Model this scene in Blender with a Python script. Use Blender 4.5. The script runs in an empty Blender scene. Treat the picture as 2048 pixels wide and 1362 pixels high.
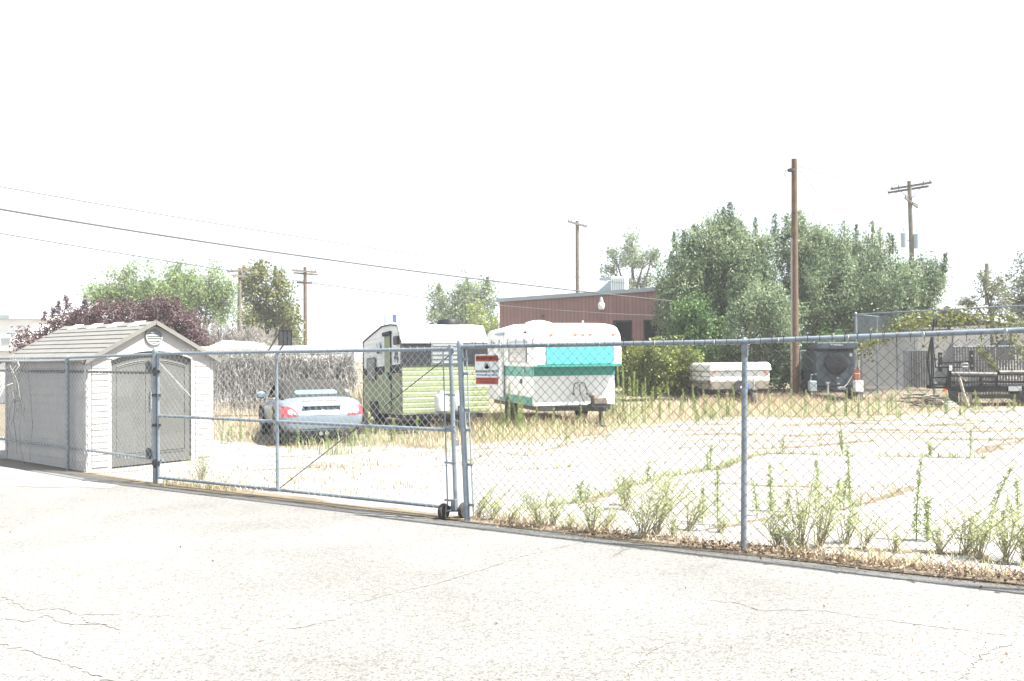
import bpy, bmesh, math, random
import numpy as np
from mathutils import Vector, Matrix
from mathutils.bvhtree import BVHTree
R = math.radians
rnd = random.Random(11)
nr = np.random.default_rng(7)
scene = bpy.context.scene
COL = scene.collection

# ---------------------------------------------------------------- camera, sky, sun, exposure
CAMH, F, CX, CY = 1.85, 1820.0, 1024.0, 681.0
PITCH, ROLL = math.atan(24 / F), R(0.5)
fw = Vector((0, math.cos(PITCH), math.sin(PITCH)))
u0 = Vector((0, -math.sin(PITCH), math.cos(PITCH)))
rt = Vector((1, 0, 0)) * math.cos(ROLL) - u0 * math.sin(ROLL)
up = Vector((1, 0, 0)) * math.sin(ROLL) + u0 * math.cos(ROLL)
cam = bpy.data.cameras.new('camera')
cam.sensor_fit = 'HORIZONTAL'; cam.sensor_width = 36.0; cam.lens = 36.0 * F / 2048.0
cam.clip_start = 0.1; cam.clip_end = 6000
camo = bpy.data.objects.new('camera', cam); COL.objects.link(camo)
camo.matrix_world = Matrix(((rt.x, up.x, -fw.x, 0), (rt.y, up.y, -fw.y, 0), (rt.z, up.z, -fw.z, CAMH), (0, 0, 0, 1)))
scene.camera = camo

SUN_AZ, SUN_EL = R(-17), R(57)          # measured from +X, and above the horizon
sdir = Vector((math.cos(SUN_EL) * math.cos(SUN_AZ), math.cos(SUN_EL) * math.sin(SUN_AZ), math.sin(SUN_EL)))
w = bpy.data.worlds.new("World"); scene.world = w; w.use_nodes = True
nt = w.node_tree
sky = nt.nodes.new('ShaderNodeTexSky'); sky.sky_type = 'NISHITA'; sky.sun_disc = False
sky.sun_elevation = SUN_EL; sky.sun_rotation = math.atan2(sdir.x, sdir.y)
sky.dust_density = 1.5; sky.air_density = 1.0; sky.ozone_density = 1.0
bg = nt.nodes['Background']; bg.inputs['Strength'].default_value = 0.13
hs = nt.nodes.new('ShaderNodeHueSaturation'); hs.inputs['Saturation'].default_value = 0.4; hs.inputs['Value'].default_value = 0.42
nt.links.new(sky.outputs[0], hs.inputs['Color'])
hz_ = nt.nodes.new('ShaderNodeMix'); hz_.data_type = 'RGBA'; hz_.blend_type = 'LIGHTEN'; hz_.inputs[0].default_value = 1.0   # an evenly bright, hazy white sky
nt.links.new(hs.outputs[0], hz_.inputs[6]); hz_.inputs[7].default_value = (2.0, 2.2, 2.42, 1)
nt.links.new(hz_.outputs[2], bg.inputs['Color'])
sun = bpy.data.lights.new('sun', 'SUN'); sun.energy = 4.6; sun.angle = R(0.55); sun.color = (1.0, 0.95, 0.87)
suno = bpy.data.objects.new('sun', sun); COL.objects.link(suno)
suno.rotation_euler = sdir.to_track_quat('Z', 'Y').to_euler()
scene.view_settings.view_transform = 'Standard'
scene.view_settings.look = 'None'
scene.view_settings.exposure = 2.3
scene.view_settings.gamma = 1.0

# ---------------------------------------------------------------- where things of the photograph stand
def ray(x, y):
    return fw + rt * ((x - CX) / F) - up * ((y - CY) / F)
def G(x, y, z=0.0):                       # the ground point seen at that place of the photograph
    d = ray(x, y); t = (z - CAMH) / d.z
    return Vector((d.x * t, d.y * t, z))
def P(x, y, dist):                        # the point at that distance into the scene
    d = ray(x, y); t = dist / d.y
    return Vector((d.x * t, dist, CAMH + d.z * t))
def V3(v, z):
    return Vector((v.x, v.y, z))

# ---------------------------------------------------------------- materials
GAIN = 0.74                              # paints were measured against a brighter print
def mat(name, rgb, rough=0.6, metal=0.0, var=0.12, scale=3.0, bump=0.0, bscale=60.0, tint=None, tint_scale=1.5, tint_amt=0.5, spec=0.5):
    rgb = tuple(c * GAIN for c in rgb); tint = tuple(c * GAIN for c in tint) if tint else None
    m = bpy.data.materials.new(name); m.use_nodes = True
    n, l = m.node_tree.nodes, m.node_tree.links
    b = n['Principled BSDF']
    b.inputs['Roughness'].default_value = rough; b.inputs['Metallic'].default_value = metal
    b.inputs['Specular IOR Level'].default_value = spec
    tc = n.new('ShaderNodeTexCoord')
    no = n.new('ShaderNodeTexNoise'); no.inputs['Scale'].default_value = scale; no.inputs['Detail'].default_value = 6
    l.new(tc.outputs['Object'], no.inputs['Vector'])
    mr = n.new('ShaderNodeMapRange'); mr.inputs[1].default_value = 0.3; mr.inputs[2].default_value = 0.7
    mr.inputs[3].default_value = 1 - var; mr.inputs[4].default_value = 1 + var
    l.new(no.outputs['Fac'], mr.inputs[0])
    mx = n.new('ShaderNodeMix'); mx.data_type = 'RGBA'; mx.blend_type = 'MULTIPLY'; mx.inputs[0].default_value = 1
    mx.inputs[6].default_value = (*rgb, 1); l.new(mr.outputs[0], mx.inputs[7])
    out = mx.outputs[2]
    if tint:
        n2 = n.new('ShaderNodeTexNoise'); n2.inputs['Scale'].default_value = tint_scale; n2.inputs['Detail'].default_value = 8
        n2.inputs['Roughness'].default_value = 0.65
        l.new(tc.outputs['Object'], n2.inputs['Vector'])
        r2 = n.new('ShaderNodeMapRange'); r2.inputs[1].default_value = 0.48; r2.inputs[2].default_value = 0.68
        r2.inputs[3].default_value = 0; r2.inputs[4].default_value = tint_amt
        l.new(n2.outputs['Fac'], r2.inputs[0])
        m2 = n.new('ShaderNodeMix'); m2.data_type = 'RGBA'; l.new(r2.outputs[0], m2.inputs[0])
        l.new(out, m2.inputs[6]); m2.inputs[7].default_value = (*tint, 1); out = m2.outputs[2]
    l.new(out, b.inputs['Base Color'])
    if bump:
        n3 = n.new('ShaderNodeTexNoise'); n3.inputs['Scale'].default_value = bscale; n3.inputs['Detail'].default_value = 4
        l.new(tc.outputs['Object'], n3.inputs['Vector'])
        bp = n.new('ShaderNodeBump'); bp.inputs['Strength'].default_value = bump; bp.inputs['Distance'].default_value = 0.01
        l.new(n3.outputs['Fac'], bp.inputs['Height']); l.new(bp.outputs[0], b.inputs['Normal'])
    return m

def leafmat(name, c1, c2, trans=0.35, rough=0.5, spec=0.3):
    m = bpy.data.materials.new(name); m.use_nodes = True
    n, l = m.node_tree.nodes, m.node_tree.links
    b = n['Principled BSDF']; o = n['Material Output']
    b.inputs['Roughness'].default_value = rough; b.inputs['Specular IOR Level'].default_value = spec
    g = n.new('ShaderNodeNewGeometry')
    mx = n.new('ShaderNodeMix'); mx.data_type = 'RGBA'
    mx.inputs[6].default_value = (*c1, 1); mx.inputs[7].default_value = (*c2, 1)
    tc = n.new('ShaderNodeTexCoord'); no = n.new('ShaderNodeTexNoise'); no.inputs['Scale'].default_value = 0.8
    l.new(tc.outputs['Object'], no.inputs['Vector'])
    ad = n.new('ShaderNodeMath'); ad.operation = 'ADD'; l.new(g.outputs['Random Per Island'], ad.inputs[0])
    sb = n.new('ShaderNodeMath'); sb.operation = 'MULTIPLY_ADD'; l.new(no.outputs['Fac'], sb.inputs[0]); sb.inputs[1].default_value = 2.0; sb.inputs[2].default_value = -1.0
    l.new(sb.outputs[0], ad.inputs[1]); ad.use_clamp = True
    l.new(ad.outputs[0], mx.inputs[0]); l.new(mx.outputs[2], b.inputs['Base Color'])
    t = n.new('ShaderNodeBsdfTranslucent'); l.new(mx.outputs[2], t.inputs['Color'])
    ms = n.new('ShaderNodeMixShader'); ms.inputs[0].default_value = trans
    l.new(b.outputs[0], ms.inputs[1]); l.new(t.outputs[0], ms.inputs[2]); l.new(ms.outputs[0], o.inputs['Surface'])
    return m

def glassmat(name, rgb, rough=0.08):
    m = mat(name, rgb, rough, 0, 0.1, 2.0, spec=0.9)
    return m

M = {}
M['galv'] = mat('galvanised steel', (0.275, 0.325, 0.375), 0.42, 0.55, 0.18, 9, 0.15, 80, (0.20, 0.22, 0.24), 2.5, 0.5)
M['galv_wire'] = mat('galvanised wire', (0.60, 0.62, 0.63), 0.38, 0.5, 0.15, 6)
M['rust_wire'] = mat('rusty wire', (0.085, 0.06, 0.05), 0.8, 0.0, 0.35, 3, 0, 60, (0.12, 0.125, 0.12), 1.2, 0.7)
M['iron'] = mat('dark iron', (0.06, 0.065, 0.07), 0.5, 0.4, 0.2, 5, 0, 60, (0.10, 0.06, 0.04), 4, 0.4)
M['black'] = mat('black paint', (0.018, 0.020, 0.023), 0.5, 0.0, 0.25, 6, spec=.25)
M['rubber'] = mat('tyre rubber', (0.035, 0.035, 0.037), 0.8, 0, 0.25, 14, 0.2, 90, (0.09, 0.08, 0.07), 5, 0.3)
M['rust'] = mat('rusted metal', (0.13, 0.065, 0.045), 0.85, 0.1, 0.35, 12, 0.3, 60)
M['chrome'] = mat('bright metal', (0.62, 0.64, 0.66), 0.25, 0.9, 0.08, 4)
M['alu'] = mat('dull aluminium', (0.5, 0.52, 0.53), 0.4, 0.6, 0.12, 5)
M['white'] = mat('white paint', (0.78, 0.78, 0.76), 0.5, 0, 0.05, 2, 0, 60, (0.62, 0.59, 0.53), 1.6, 0.35)
M['white_side'] = mat('white painted siding', (0.90, 0.92, 0.92), 0.5, 0, 0.05, 2, 0, 60, (0.66, 0.62, 0.55), 2.2, 0.35)
M['resin'] = mat('beige resin', (0.47, 0.447, 0.435), 0.62, 0, 0.05, 2.5, 0.12, 120, (0.39, 0.365, 0.34), 1.2, 0.3)
M['taupe'] = mat('taupe resin', (0.100, 0.103, 0.098), 0.6, 0, 0.06, 2, 0.12, 120, (0.125, 0.122, 0.112), 1.4, 0.3)
M['roofing'] = mat('taupe roof tile', (0.162, 0.160, 0.150), 0.75, 0, 0.10, 6, 0.3, 90, (0.195, 0.19, 0.175), 1.8, 0.5)
M['skylight'] = mat('translucent ridge panel', (0.72, 0.71, 0.66), 0.4, 0, 0.05, 3)
M['vent'] = mat('grey green vent', (0.26, 0.29, 0.29), 0.55, 0, 0.08, 4)
M['silverblue'] = mat('silver blue car paint', (0.225, 0.285, 0.345), 0.3, 0.35, 0.03, 1.5, 0, 60, (0.29, 0.32, 0.34), 1.5, 0.25)
M['softtop'] = mat('dark grey canvas', (0.045, 0.044, 0.042), 0.95, 0, 0.15, 8, 0.3, 200, spec=.1)
M['redlens'] = mat('red lens', (0.52, 0.035, 0.045), 0.2, 0, 0.1, 8, spec=0.8)
M['orange'] = mat('orange lens', (0.75, 0.18, 0.06), 0.3, 0, 0.1, 8)
M['clearlens'] = mat('clear lens', (0.72, 0.66, 0.64), 0.12, 0.2, 0.1, 8)
M['carglass'] = glassmat('sky reflecting glass', (0.13, 0.20, 0.235), 0.3)
M['darkglass'] = glassmat('dark glass', (0.03, 0.037, 0.045), 0.12)
M['greyglass'] = glassmat('grey louvred glass', (0.25, 0.27, 0.27), 0.2)
M['greenpaint'] = mat('olive green siding', (0.265, 0.315, 0.165), 0.55, 0, 0.07, 3, 0, 60, (0.31, 0.345, 0.21), 1.5, 0.4)
M['stripe'] = mat('charcoal stripe paint', (0.024, 0.027, 0.032), 0.6, 0, 0.15, 4, spec=.2)
M['aqua'] = mat('bright aqua panel', (0.085, 0.47, 0.50), 0.45, 0, 0.04, 3)
M['teal'] = mat('teal paint', (0.035, 0.30, 0.25), 0.45, 0, 0.06, 3)
M['cream'] = mat('cream gelcoat', (0.36, 0.33, 0.28), 0.5, 0, 0.08, 3, 0, 60, (0.40, 0.35, 0.28), 1.5, 0.3)
M['slate'] = mat('slate blue paint', (0.062, 0.088, 0.112), 0.5, 0.1, 0.12, 4, 0, 60, (0.10, 0.12, 0.13), 2, 0.4)
M['sign_white'] = mat('sign white', (0.80, 0.84, 0.86), 0.4, 0, 0.02, 3)
M['sign_red'] = mat('sign orange red', (0.44, 0.095, 0.06), 0.6, 0, 0.05, 8)
M['sign_dark'] = mat('sign dark ink', (0.02, 0.012, 0.016), 0.7, 0, 0.1, 8, spec=.1)
M['sign_navy'] = mat('sign navy ink', (0.012, 0.035, 0.10), 0.7, 0, 0.2, 30, spec=.1)
M['sign_teal'] = mat('sign teal ink', (0.015, 0.07, 0.10), 0.7, 0, 0.3, 40, spec=.1)
M['sign_maroon'] = mat('sign maroon ink', (0.13, 0.02, 0.02), 0.7, 0, 0.1, 8)
M['wood'] = mat('weathered pole wood', (0.125, 0.08, 0.052), 0.9, 0, 0.25, 5, 0.4, 30, (0.12, 0.08, 0.06), 1.0, 0.5)
M['greywood'] = mat('grey weathered wood', (0.15, 0.128, 0.105), 0.9, 0, 0.25, 5, 0.4, 30)
M['bark'] = mat('bark', (0.12, 0.10, 0.08), 0.95, 0, 0.3, 6, 0.6, 20)
M['twig'] = mat('bare grey twigs', (0.235, 0.222, 0.205), 0.95, 0, 0.35, 4)
M['deadvine'] = mat('dry vine stems', (0.33, 0.32, 0.305), 0.95, 0, 0.35, 4)
M['cable'] = mat('cable sheath', (0.07, 0.07, 0.072), 0.7, 0, 0.2, 1)
M['paleblue'] = mat('pale blue steel', (0.36, 0.43, 0.46), 0.45, 0.2, 0.08, 3)
M['roofmetal'] = mat('grey roof metal', (0.30, 0.35, 0.38), 0.5, 0.2, 0.1, 1)
M['greywall'] = mat('grey block wall', (0.30, 0.29, 0.275), 0.85, 0, 0.1, 1.2, 0.3, 30)
M['slat'] = mat('dark privacy slat', (0.075, 0.07, 0.068), 0.6, 0, 0.2, 1.5)
M['stucco'] = mat('pale stucco', (0.95, 0.94, 0.92), 0.85, 0, 0.06, 1, 0.2, 40)
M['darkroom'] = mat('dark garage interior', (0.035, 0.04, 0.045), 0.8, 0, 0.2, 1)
M['greyroof'] = mat('grey shingle roof', (0.27, 0.28, 0.29), 0.85, 0, 0.12, 2, 0.2, 30)
M['pipegrey'] = mat('grey pipe paint', (0.042, 0.042, 0.043), 0.6, 0.0, 0.12, 4, 0, 60, (0.14, 0.12, 0.10), 3, 0.4)
M['lampglass'] = mat('white lamp globe', (0.80, 0.80, 0.76), 0.3, 0, 0.02, 3)
M['terracotta'] = mat('orange plastic', (0.32, 0.10, 0.055), 0.5, 0, 0.1, 4)
M['bluesign'] = mat('blue sign face', (0.05, 0.13, 0.42), 0.5, 0, 0.05, 2)

# ---------------------------------------------------------------- mesh building
def link(o, parent=None):
    COL.objects.link(o)
    if parent is not None: o.parent = parent
    return o
def tag(o, label=None, cat=None, group=None, kind=None):
    if label: o['label'] = label
    if cat: o['category'] = cat
    if group: o['group'] = group
    if kind: o['kind'] = kind
    return o
def empty(name, loc=(0, 0, 0), rz=0.0, label=None, cat=None, group=None, rx=0.0):
    o = bpy.data.objects.new(name, None); link(o); o.location = loc; o.rotation_euler = (rx, 0, rz)
    o.empty_display_size = 0.2
    return tag(o, label, cat, group)

class MB:
    def __init__(s): s.v, s.f, s.mi, s.cur = [], [], [], 0
    def add(s, vs, fs):
        b = len(s.v); s.v += [tuple(p) for p in vs]
        for f in fs: s.f.append(tuple(i + b for i in f)); s.mi.append(s.cur)
        return s
    def box(s, c, size, M4=None, rz=0.0):
        hx, hy, hz = size[0] / 2, size[1] / 2, size[2] / 2
        ps = [Vector((x * hx, y * hy, z * hz)) for x, y, z in ((-1,-1,-1),(1,-1,-1),(1,1,-1),(-1,1,-1),(-1,-1,1),(1,-1,1),(1,1,1),(-1,1,1))]
        if rz: ps = [Matrix.Rotation(rz, 3, 'Z') @ p for p in ps]
        ps = [p + Vector(c) for p in ps]
        if M4 is not None: ps = [M4 @ p for p in ps]
        return s.add(ps, [(3,2,1,0),(4,5,6,7),(0,1,5,4),(1,2,6,5),(2,3,7,6),(3,0,4,7)])
    def bar(s, a, b, wx, wz):              # rectangular bar between two points
        a, b = Vector(a), Vector(b); d = (b - a).normalized()
        u = d.cross(Vector((0, 0, 1)))
        if u.length < 1e-3: u = Vector((1, 0, 0))
        u.normalize(); v = u.cross(d)
        ps = []
        for p in (a, b):
            for x, z in ((-1,-1),(1,-1),(1,1),(-1,1)): ps.append(p + u * (x * wx / 2) + v * (z * wz / 2))
        return s.add(ps, [(3,2,1,0),(4,5,6,7),(0,1,5,4),(1,2,6,5),(2,3,7,6),(3,0,4,7)])
    def tube(s, pts, r, n=8, cap=True):
        pts = [Vector(p) for p in pts]; k = len(pts)
        rs = r if isinstance(r, (list, tuple)) else [r] * k
        t0 = (pts[1] - pts[0]).normalized()
        u = t0.orthogonal().normalized(); vs = []; tp = t0
        for i, p in enumerate(pts):
            t = (pts[min(i + 1, k - 1)] - pts[max(i - 1, 0)])
            t = t.normalized() if t.length > 1e-9 else tp
            u = (u - t * u.dot(t)); u = u.normalized() if u.length > 1e-6 else t.orthogonal().normalized()
            v = t.cross(u); tp = t
            for j in range(n):
                a = 2 * math.pi * j / n
                vs.append(p + (u * math.cos(a) + v * math.sin(a)) * rs[i])
        fs = [(i * n + j, i * n + (j + 1) % n, (i + 1) * n + (j + 1) % n, (i + 1) * n + j) for i in range(k - 1) for j in range(n)]
        if cap: fs += [tuple(range(n - 1, -1, -1)), tuple((k - 1) * n + j for j in range(n))]
        return s.add(vs, fs)
    def prism(s, poly, vec):               # polygon (3-D points) pushed along a vector
        a = [Vector(p) for p in poly]; n = len(a); b = [p + Vector(vec) for p in a]
        return s.add(a + b, [tuple(range(n - 1, -1, -1)), tuple(range(n, 2 * n))] + [(i, (i + 1) % n, (i + 1) % n + n, i + n) for i in range(n)])
    def loft(s, secs, cap=True, closed=True):
        n = len(secs[0]); vs = [p for q in secs for p in q]; fs = []
        for i in range(len(secs) - 1):
            for j in range(n if closed else n - 1):
                fs.append((i * n + j, i * n + (j + 1) % n, (i + 1) * n + (j + 1) % n, (i + 1) * n + j))
        if cap and closed:
            fs += [tuple(range(n - 1, -1, -1)), tuple((len(secs) - 1) * n + j for j in range(n))]
        return s.add(vs, fs)
    def lathe(s, prof, c=(0, 0, 0), axis='Z', n=20):
        vs, k = [], len(prof); c = Vector(c)
        for r_, h in prof:
            for j in range(n):
                a = 2 * math.pi * j / n; x, y = r_ * math.cos(a), r_ * math.sin(a)
                p = (x, y, h) if axis == 'Z' else ((h, x, y) if axis == 'X' else (y, h, x))
                vs.append(c + Vector(p))
        fs = [(i * n + j, i * n + (j + 1) % n, (i + 1) * n + (j + 1) % n, (i + 1) * n + j) for i in range(k - 1) for j in range(n)]
        fs += [tuple(range(n - 1, -1, -1)), tuple((k - 1) * n + j for j in range(n))]
        return s.add(vs, fs)
    def build(s, name, mats, parent=None, smooth=False, bevel=0.0, angle=35):
        me = bpy.data.meshes.new(name); me.from_pydata(s.v, [], s.f)
        for m in (mats if isinstance(mats, list) else [mats]): me.materials.append(m)
        if max(s.mi, default=0): me.polygons.foreach_set('material_index', s.mi)
        bm = bmesh.new(); bm.from_mesh(me); bmesh.ops.recalc_face_normals(bm, faces=bm.faces)
        if smooth:
            for f in bm.faces: f.smooth = True
            for e in bm.edges:
                if len(e.link_faces) == 2 and e.calc_face_angle(0) > R(angle): e.smooth = False
        bm.to_mesh(me); bm.free()
        o = bpy.data.objects.new(name, me); link(o, parent)
        if bevel:
            b = o.modifiers.new('bevel', 'BEVEL'); b.width = bevel; b.segments = 2; b.limit_method = 'ANGLE'; b.angle_limit = R(40)
        return o

def fast_mesh(name, verts, faces, m, parent=None, smooth=False):   # verts (N,3), faces (K,4) or (K,3)
    me = bpy.data.meshes.new(name); verts = np.asarray(verts, np.float32); faces = np.asarray(faces, np.int32)
    k, c = faces.shape
    me.vertices.add(len(verts)); me.vertices.foreach_set('co', verts.ravel())
    me.loops.add(k * c); me.loops.foreach_set('vertex_index', faces.ravel())
    me.polygons.add(k); me.polygons.foreach_set('loop_start', np.arange(0, k * c, c, dtype=np.int32))
    me.polygons.foreach_set('loop_total', np.full(k, c, np.int32))
    if smooth: me.polygons.foreach_set('use_smooth', np.ones(k, bool))
    me.materials.append(m); me.update(); me.validate()
    return link(bpy.data.objects.new(name, me), parent)

def leaves(name, cen, size, m, parent=None, aspect=0.5, droop=0.0, rng=nr):
    """leaf-shaped four-sided faces scattered at the given points"""
    n = len(cen); cen = np.asarray(cen)
    a = rng.normal(size=(n, 3)); a[:, 2] -= droop * 1.5
    a /= np.linalg.norm(a, axis=1)[:, None] + 1e-9
    b = np.cross(a, rng.normal(size=(n, 3))); b /= np.linalg.norm(b, axis=1)[:, None] + 1e-9
    nn = np.cross(a, b)
    s = size * rng.uniform(0.6, 1.35, n)[:, None]
    v = np.empty((n, 4, 3))
    v[:, 0] = cen - a * s * 0.5; v[:, 1] = cen + b * s * aspect * 0.5 + nn * s * 0.06
    v[:, 2] = cen + a * s * 0.5; v[:, 3] = cen - b * s * aspect * 0.5 + nn * s * 0.06
    return fast_mesh(name, v.reshape(-1, 3), np.arange(4 * n).reshape(n, 4), m, parent)

def blades(name, base, h, wid, lean, m, parent=None, rng=nr, clumpy=False):
    """bent grass blades, each of two tapering faces"""
    base = np.asarray(base, float)
    pat = np.sin(base[:, 0] * 1.9 + 2.1 * np.sin(base[:, 1] * 1.3)) * np.sin(base[:, 1] * 2.3 + 1.7 * np.sin(base[:, 0] * 0.9)) + 0.5 * np.sin(base[:, 0] * 5.1 + base[:, 1] * 3.7)
    if clumpy: keep = rng.uniform(-1.3, 0.9, len(base)) < pat; base, pat = base[keep], pat[keep]
    n = len(base); h = np.broadcast_to(h, n) * rng.uniform(0.45, 1.25, n) * np.clip(0.85 + (0.45 if clumpy else 0) * pat, .3, 1.6)
    a = rng.uniform(0, 2 * np.pi, n); d = np.stack([np.cos(a), np.sin(a), 0 * a], 1)
    sd = np.stack([-np.sin(a), np.cos(a), 0 * a], 1) * (wid / 2) * rng.uniform(0.7, 1.3, n)[:, None]
    ln = (lean * rng.uniform(0.1, 1.0, n) * h)[:, None]
    mid = base + d * ln * 0.35; mid[:, 2] += h * 0.55
    tip = base + d * ln; tip[:, 2] += h * (1 - 0.25 * lean)
    v = np.stack([base - sd, base + sd, mid + sd * 0.75, mid - sd * 0.75, tip + sd * 0.12, tip - sd * 0.12], 1).reshape(-1, 3)
    i = np.arange(n)[:, None] * 6
    f = np.concatenate([i + np.array([0, 1, 2, 3]), i + np.array([3, 2, 4, 5])])
    return fast_mesh(name, v, f, m, parent)

def chain_link(name, a, b, z0, z1, m, parent=None, wd=0.105, hd=0.10, r=0.0030, barbs=True, off=0.0, sag=0.012, seed=3):
    """woven diamond wire between two plan points (world or local), as one mesh"""
    rg = np.random.default_rng(seed)
    a, b = Vector(a), Vector(b); L = (b - a).length; u = (b - a) / L; nrm = Vector((u.y, -u.x, 0))
    W = int(L / (wd / 2)); K = int((z1 - z0) / (hd / 2)) + 1
    k = np.arange(K); vs, fs = [], []; base = 0
    u = np.array(u); nv = np.array(nrm); A = np.array((a.x, a.y, 0.0))
    ph = np.array([0, 2 * np.pi / 3, 4 * np.pi / 3])
    bulge = rg.normal(size=6)
    for i in range(W):
        q = (k + i) % 2
        x = (i + q) * wd / 2
        z = z0 + k * hd / 2
        n_ = off + np.where(q == 1, 0.0028, -0.0028)
        n_ = n_ + sag * (np.sin(x * 1.7 + bulge[0] * 3) * 0.6 + np.sin(z * 2.6 + bulge[1]) * 0.5 + 0.5 * np.sin(x * 4.1 + z * 3 + bulge[2]))
        x = x + 0.004 * np.sin(z * 9 + i * 0.7); zz = z + 0.006 * np.sin(x * 2.3 + bulge[3])
        cen = A + x[:, None] * u + n_[:, None] * nv; cen[:, 2] = zz
        ring = cen[:, None, :] + r * (np.cos(ph)[None, :, None] * u + np.sin(ph)[None, :, None] * nv)
        vs.append(ring.reshape(-1, 3))
        j = np.arange(K - 1)[:, None] * 3 + base
        for t in range(3):
            fs.append(np.concatenate([j + t, j + (t + 1) % 3, j + 3 + (t + 1) % 3, j + 3 + t], 1))
        base += 3 * K
        if barbs and i % 2 == 0:                       # the twisted cut ends that stand above the rail
            xc = (i + 1) * wd / 2; top = A + xc * u + off * nv; zt = zz[-1]
            for sgn in (-1, 1):
                p = np.array([top + (0, 0, zt - 0.02), top + (0, 0, zt + 0.03), top + sgn * 0.011 * u + (0, 0, zt + 0.06 + rg.uniform(-.008, .008))])
                rr = p[:, None, :] + r * (np.cos(ph)[None, :, None] * u + np.sin(ph)[None, :, None] * nv)
                vs.append(rr.reshape(-1, 3)); j = np.arange(2)[:, None] * 3 + base
                for t in range(3):
                    fs.append(np.concatenate([j + t, j + (t + 1) % 3, j + 3 + (t + 1) % 3, j + 3 + t], 1))
                base += 9
    return fast_mesh(name, np.concatenate(vs), np.concatenate(fs), m, parent, smooth=True)

def text_shape(mb, s, size, M4, sx=1.0):
    """adds flat lettering, centred, to a mesh builder"""
    cu = bpy.data.curves.new('lettering', 'FONT'); cu.body = s; cu.size = size; cu.align_x = 'CENTER'; cu.align_y = 'CENTER'
    cu.offset = size * 0.016; cu.resolution_u = 3
    o = bpy.data.objects.new('lettering', cu); COL.objects.link(o)
    bpy.context.view_layer.update()
    me = bpy.data.meshes.new_from_object(o.evaluated_get(bpy.context.evaluated_depsgraph_get()))
    vs = [M4 @ Vector((v.co.x * sx, v.co.y, 0)) for v in me.vertices]
    mb.add(vs, [tuple(p.vertices) for p in me.polygons])
    bpy.data.objects.remove(o); bpy.data.curves.remove(cu); bpy.data.meshes.remove(me)

def wheel(parent, c, rad, wid, axis='X', rimr=0.6, rimmat='alu', spokes=0):
    t = MB(); h = wid / 2
    t.lathe([(rad * rimr, -h * 0.85), (rad * 0.93, -h), (rad, -h * 0.7), (rad, h * 0.7), (rad * 0.93, h), (rad * rimr, h * 0.85)], c, axis, 28)
    o = t.build('wheel', M['rubber'], parent, smooth=True, angle=30)
    m = MB()
    m.lathe([(rad * 0.08, -h * 1.0), (rad * 0.14, -h * 0.98), (rad * 0.22, -h * 0.75), (rad * rimr * 0.9, -h * 0.6), (rad * rimr, -h * 0.95), (rad * rimr, h * 0.95),
             (rad * rimr * 0.9, h * 0.6), (rad * 0.22, h * 0.75), (rad * 0.14, h * 0.98), (rad * 0.08, h)], c, axis, 20)
    m.build('rim', M[rimmat], o, smooth=True, angle=30)
    return o
# ---------------------------------------------------------------- the ground
def ground_mat(name, lo, hi, speck, sp_scale, stain, tint=None, tint_amt=0.35, dark=0.5):
    m = bpy.data.materials.new(name); m.use_nodes = True
    n, l = m.node_tree.nodes, m.node_tree.links; b = n['Principled BSDF']; b.inputs['Roughness'].default_value = 0.9
    b.inputs['Specular IOR Level'].default_value = 0.25
    tc = n.new('ShaderNodeTexCoord')
    lo, hi = tuple(c * GAIN for c in lo), tuple(c * GAIN for c in hi); tint = tuple(c * GAIN for c in tint) if tint else None
    def noise(sc, det=5, ro=0.6):
        q = n.new('ShaderNodeTexNoise'); q.inputs['Scale'].default_value = sc; q.inputs['Detail'].default_value = det; q.inputs['Roughness'].default_value = ro
        l.new(tc.outputs['Object'], q.inputs['Vector']); return q.outputs['Fac']
    def rng_(src, a, b_, c, d):
        q = n.new('ShaderNodeMapRange'); q.inputs[1].default_value = a; q.inputs[2].default_value = b_; q.inputs[3].default_value = c; q.inputs[4].default_value = d
        l.new(src, q.inputs[0]); return q.outputs[0]
    def mix(f, a, c, mode='MIX'):
        q = n.new('ShaderNodeMix'); q.data_type = 'RGBA'; q.blend_type = mode
        if isinstance(f, float): q.inputs[0].default_value = f
        else: l.new(f, q.inputs[0])
        for s_, v in ((6, a), (7, c)):
            if isinstance(v, tuple): q.inputs[s_].default_value = (*v, 1)
            else: l.new(v, q.inputs[s_])
        return q.outputs[2]
    big = rng_(noise(stain, 6, 0.62), 0.36, 0.66, 0, 1)
    col = mix(big, lo, hi)
    if tint: col = mix(rng_(noise(stain * 2.3 + 0.1, 8, 0.7), 0.54, 0.72, 0, tint_amt), col, tint)
    sp = rng_(noise(sp_scale, 2, 0.5), 0.54, 0.66, 1, dark)
    sp2 = rng_(noise(sp_scale * 0.31, 3, 0.6), 0.5, 0.68, 1, 0.5 + dark / 2)
    if speck:
        col = mix(1.0, col, sp, 'MULTIPLY'); col = mix(1.0, col, sp2, 'MULTIPLY')
    l.new(col, b.inputs['Base Color'])
    bp = n.new('ShaderNodeBump'); bp.inputs['Strength'].default_value = 0.35; bp.inputs['Distance'].default_value = 0.008
    l.new(noise(sp_scale, 3), bp.inputs['Height']); l.new(bp.outputs[0], b.inputs['Normal'])
    return m
M['asphalt'] = ground_mat('worn asphalt', (0.172, 0.171, 0.166), (0.236, 0.235, 0.229), True, 62, 0.42, (0.21, 0.20, 0.176), 0.35, 0.46)
M['concrete'] = ground_mat('bleached concrete', (0.235, 0.232, 0.222), (0.28, 0.277, 0.268), True, 40, 0.45, (0.26, 0.225, 0.175), 0.25, 0.9)
M['apron'] = ground_mat('pale apron concrete', (0.235, 0.232, 0.226), (0.27, 0.267, 0.26), True, 55, 0.6, (0.24, 0.21, 0.175), 0.2, 0.9)
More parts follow.
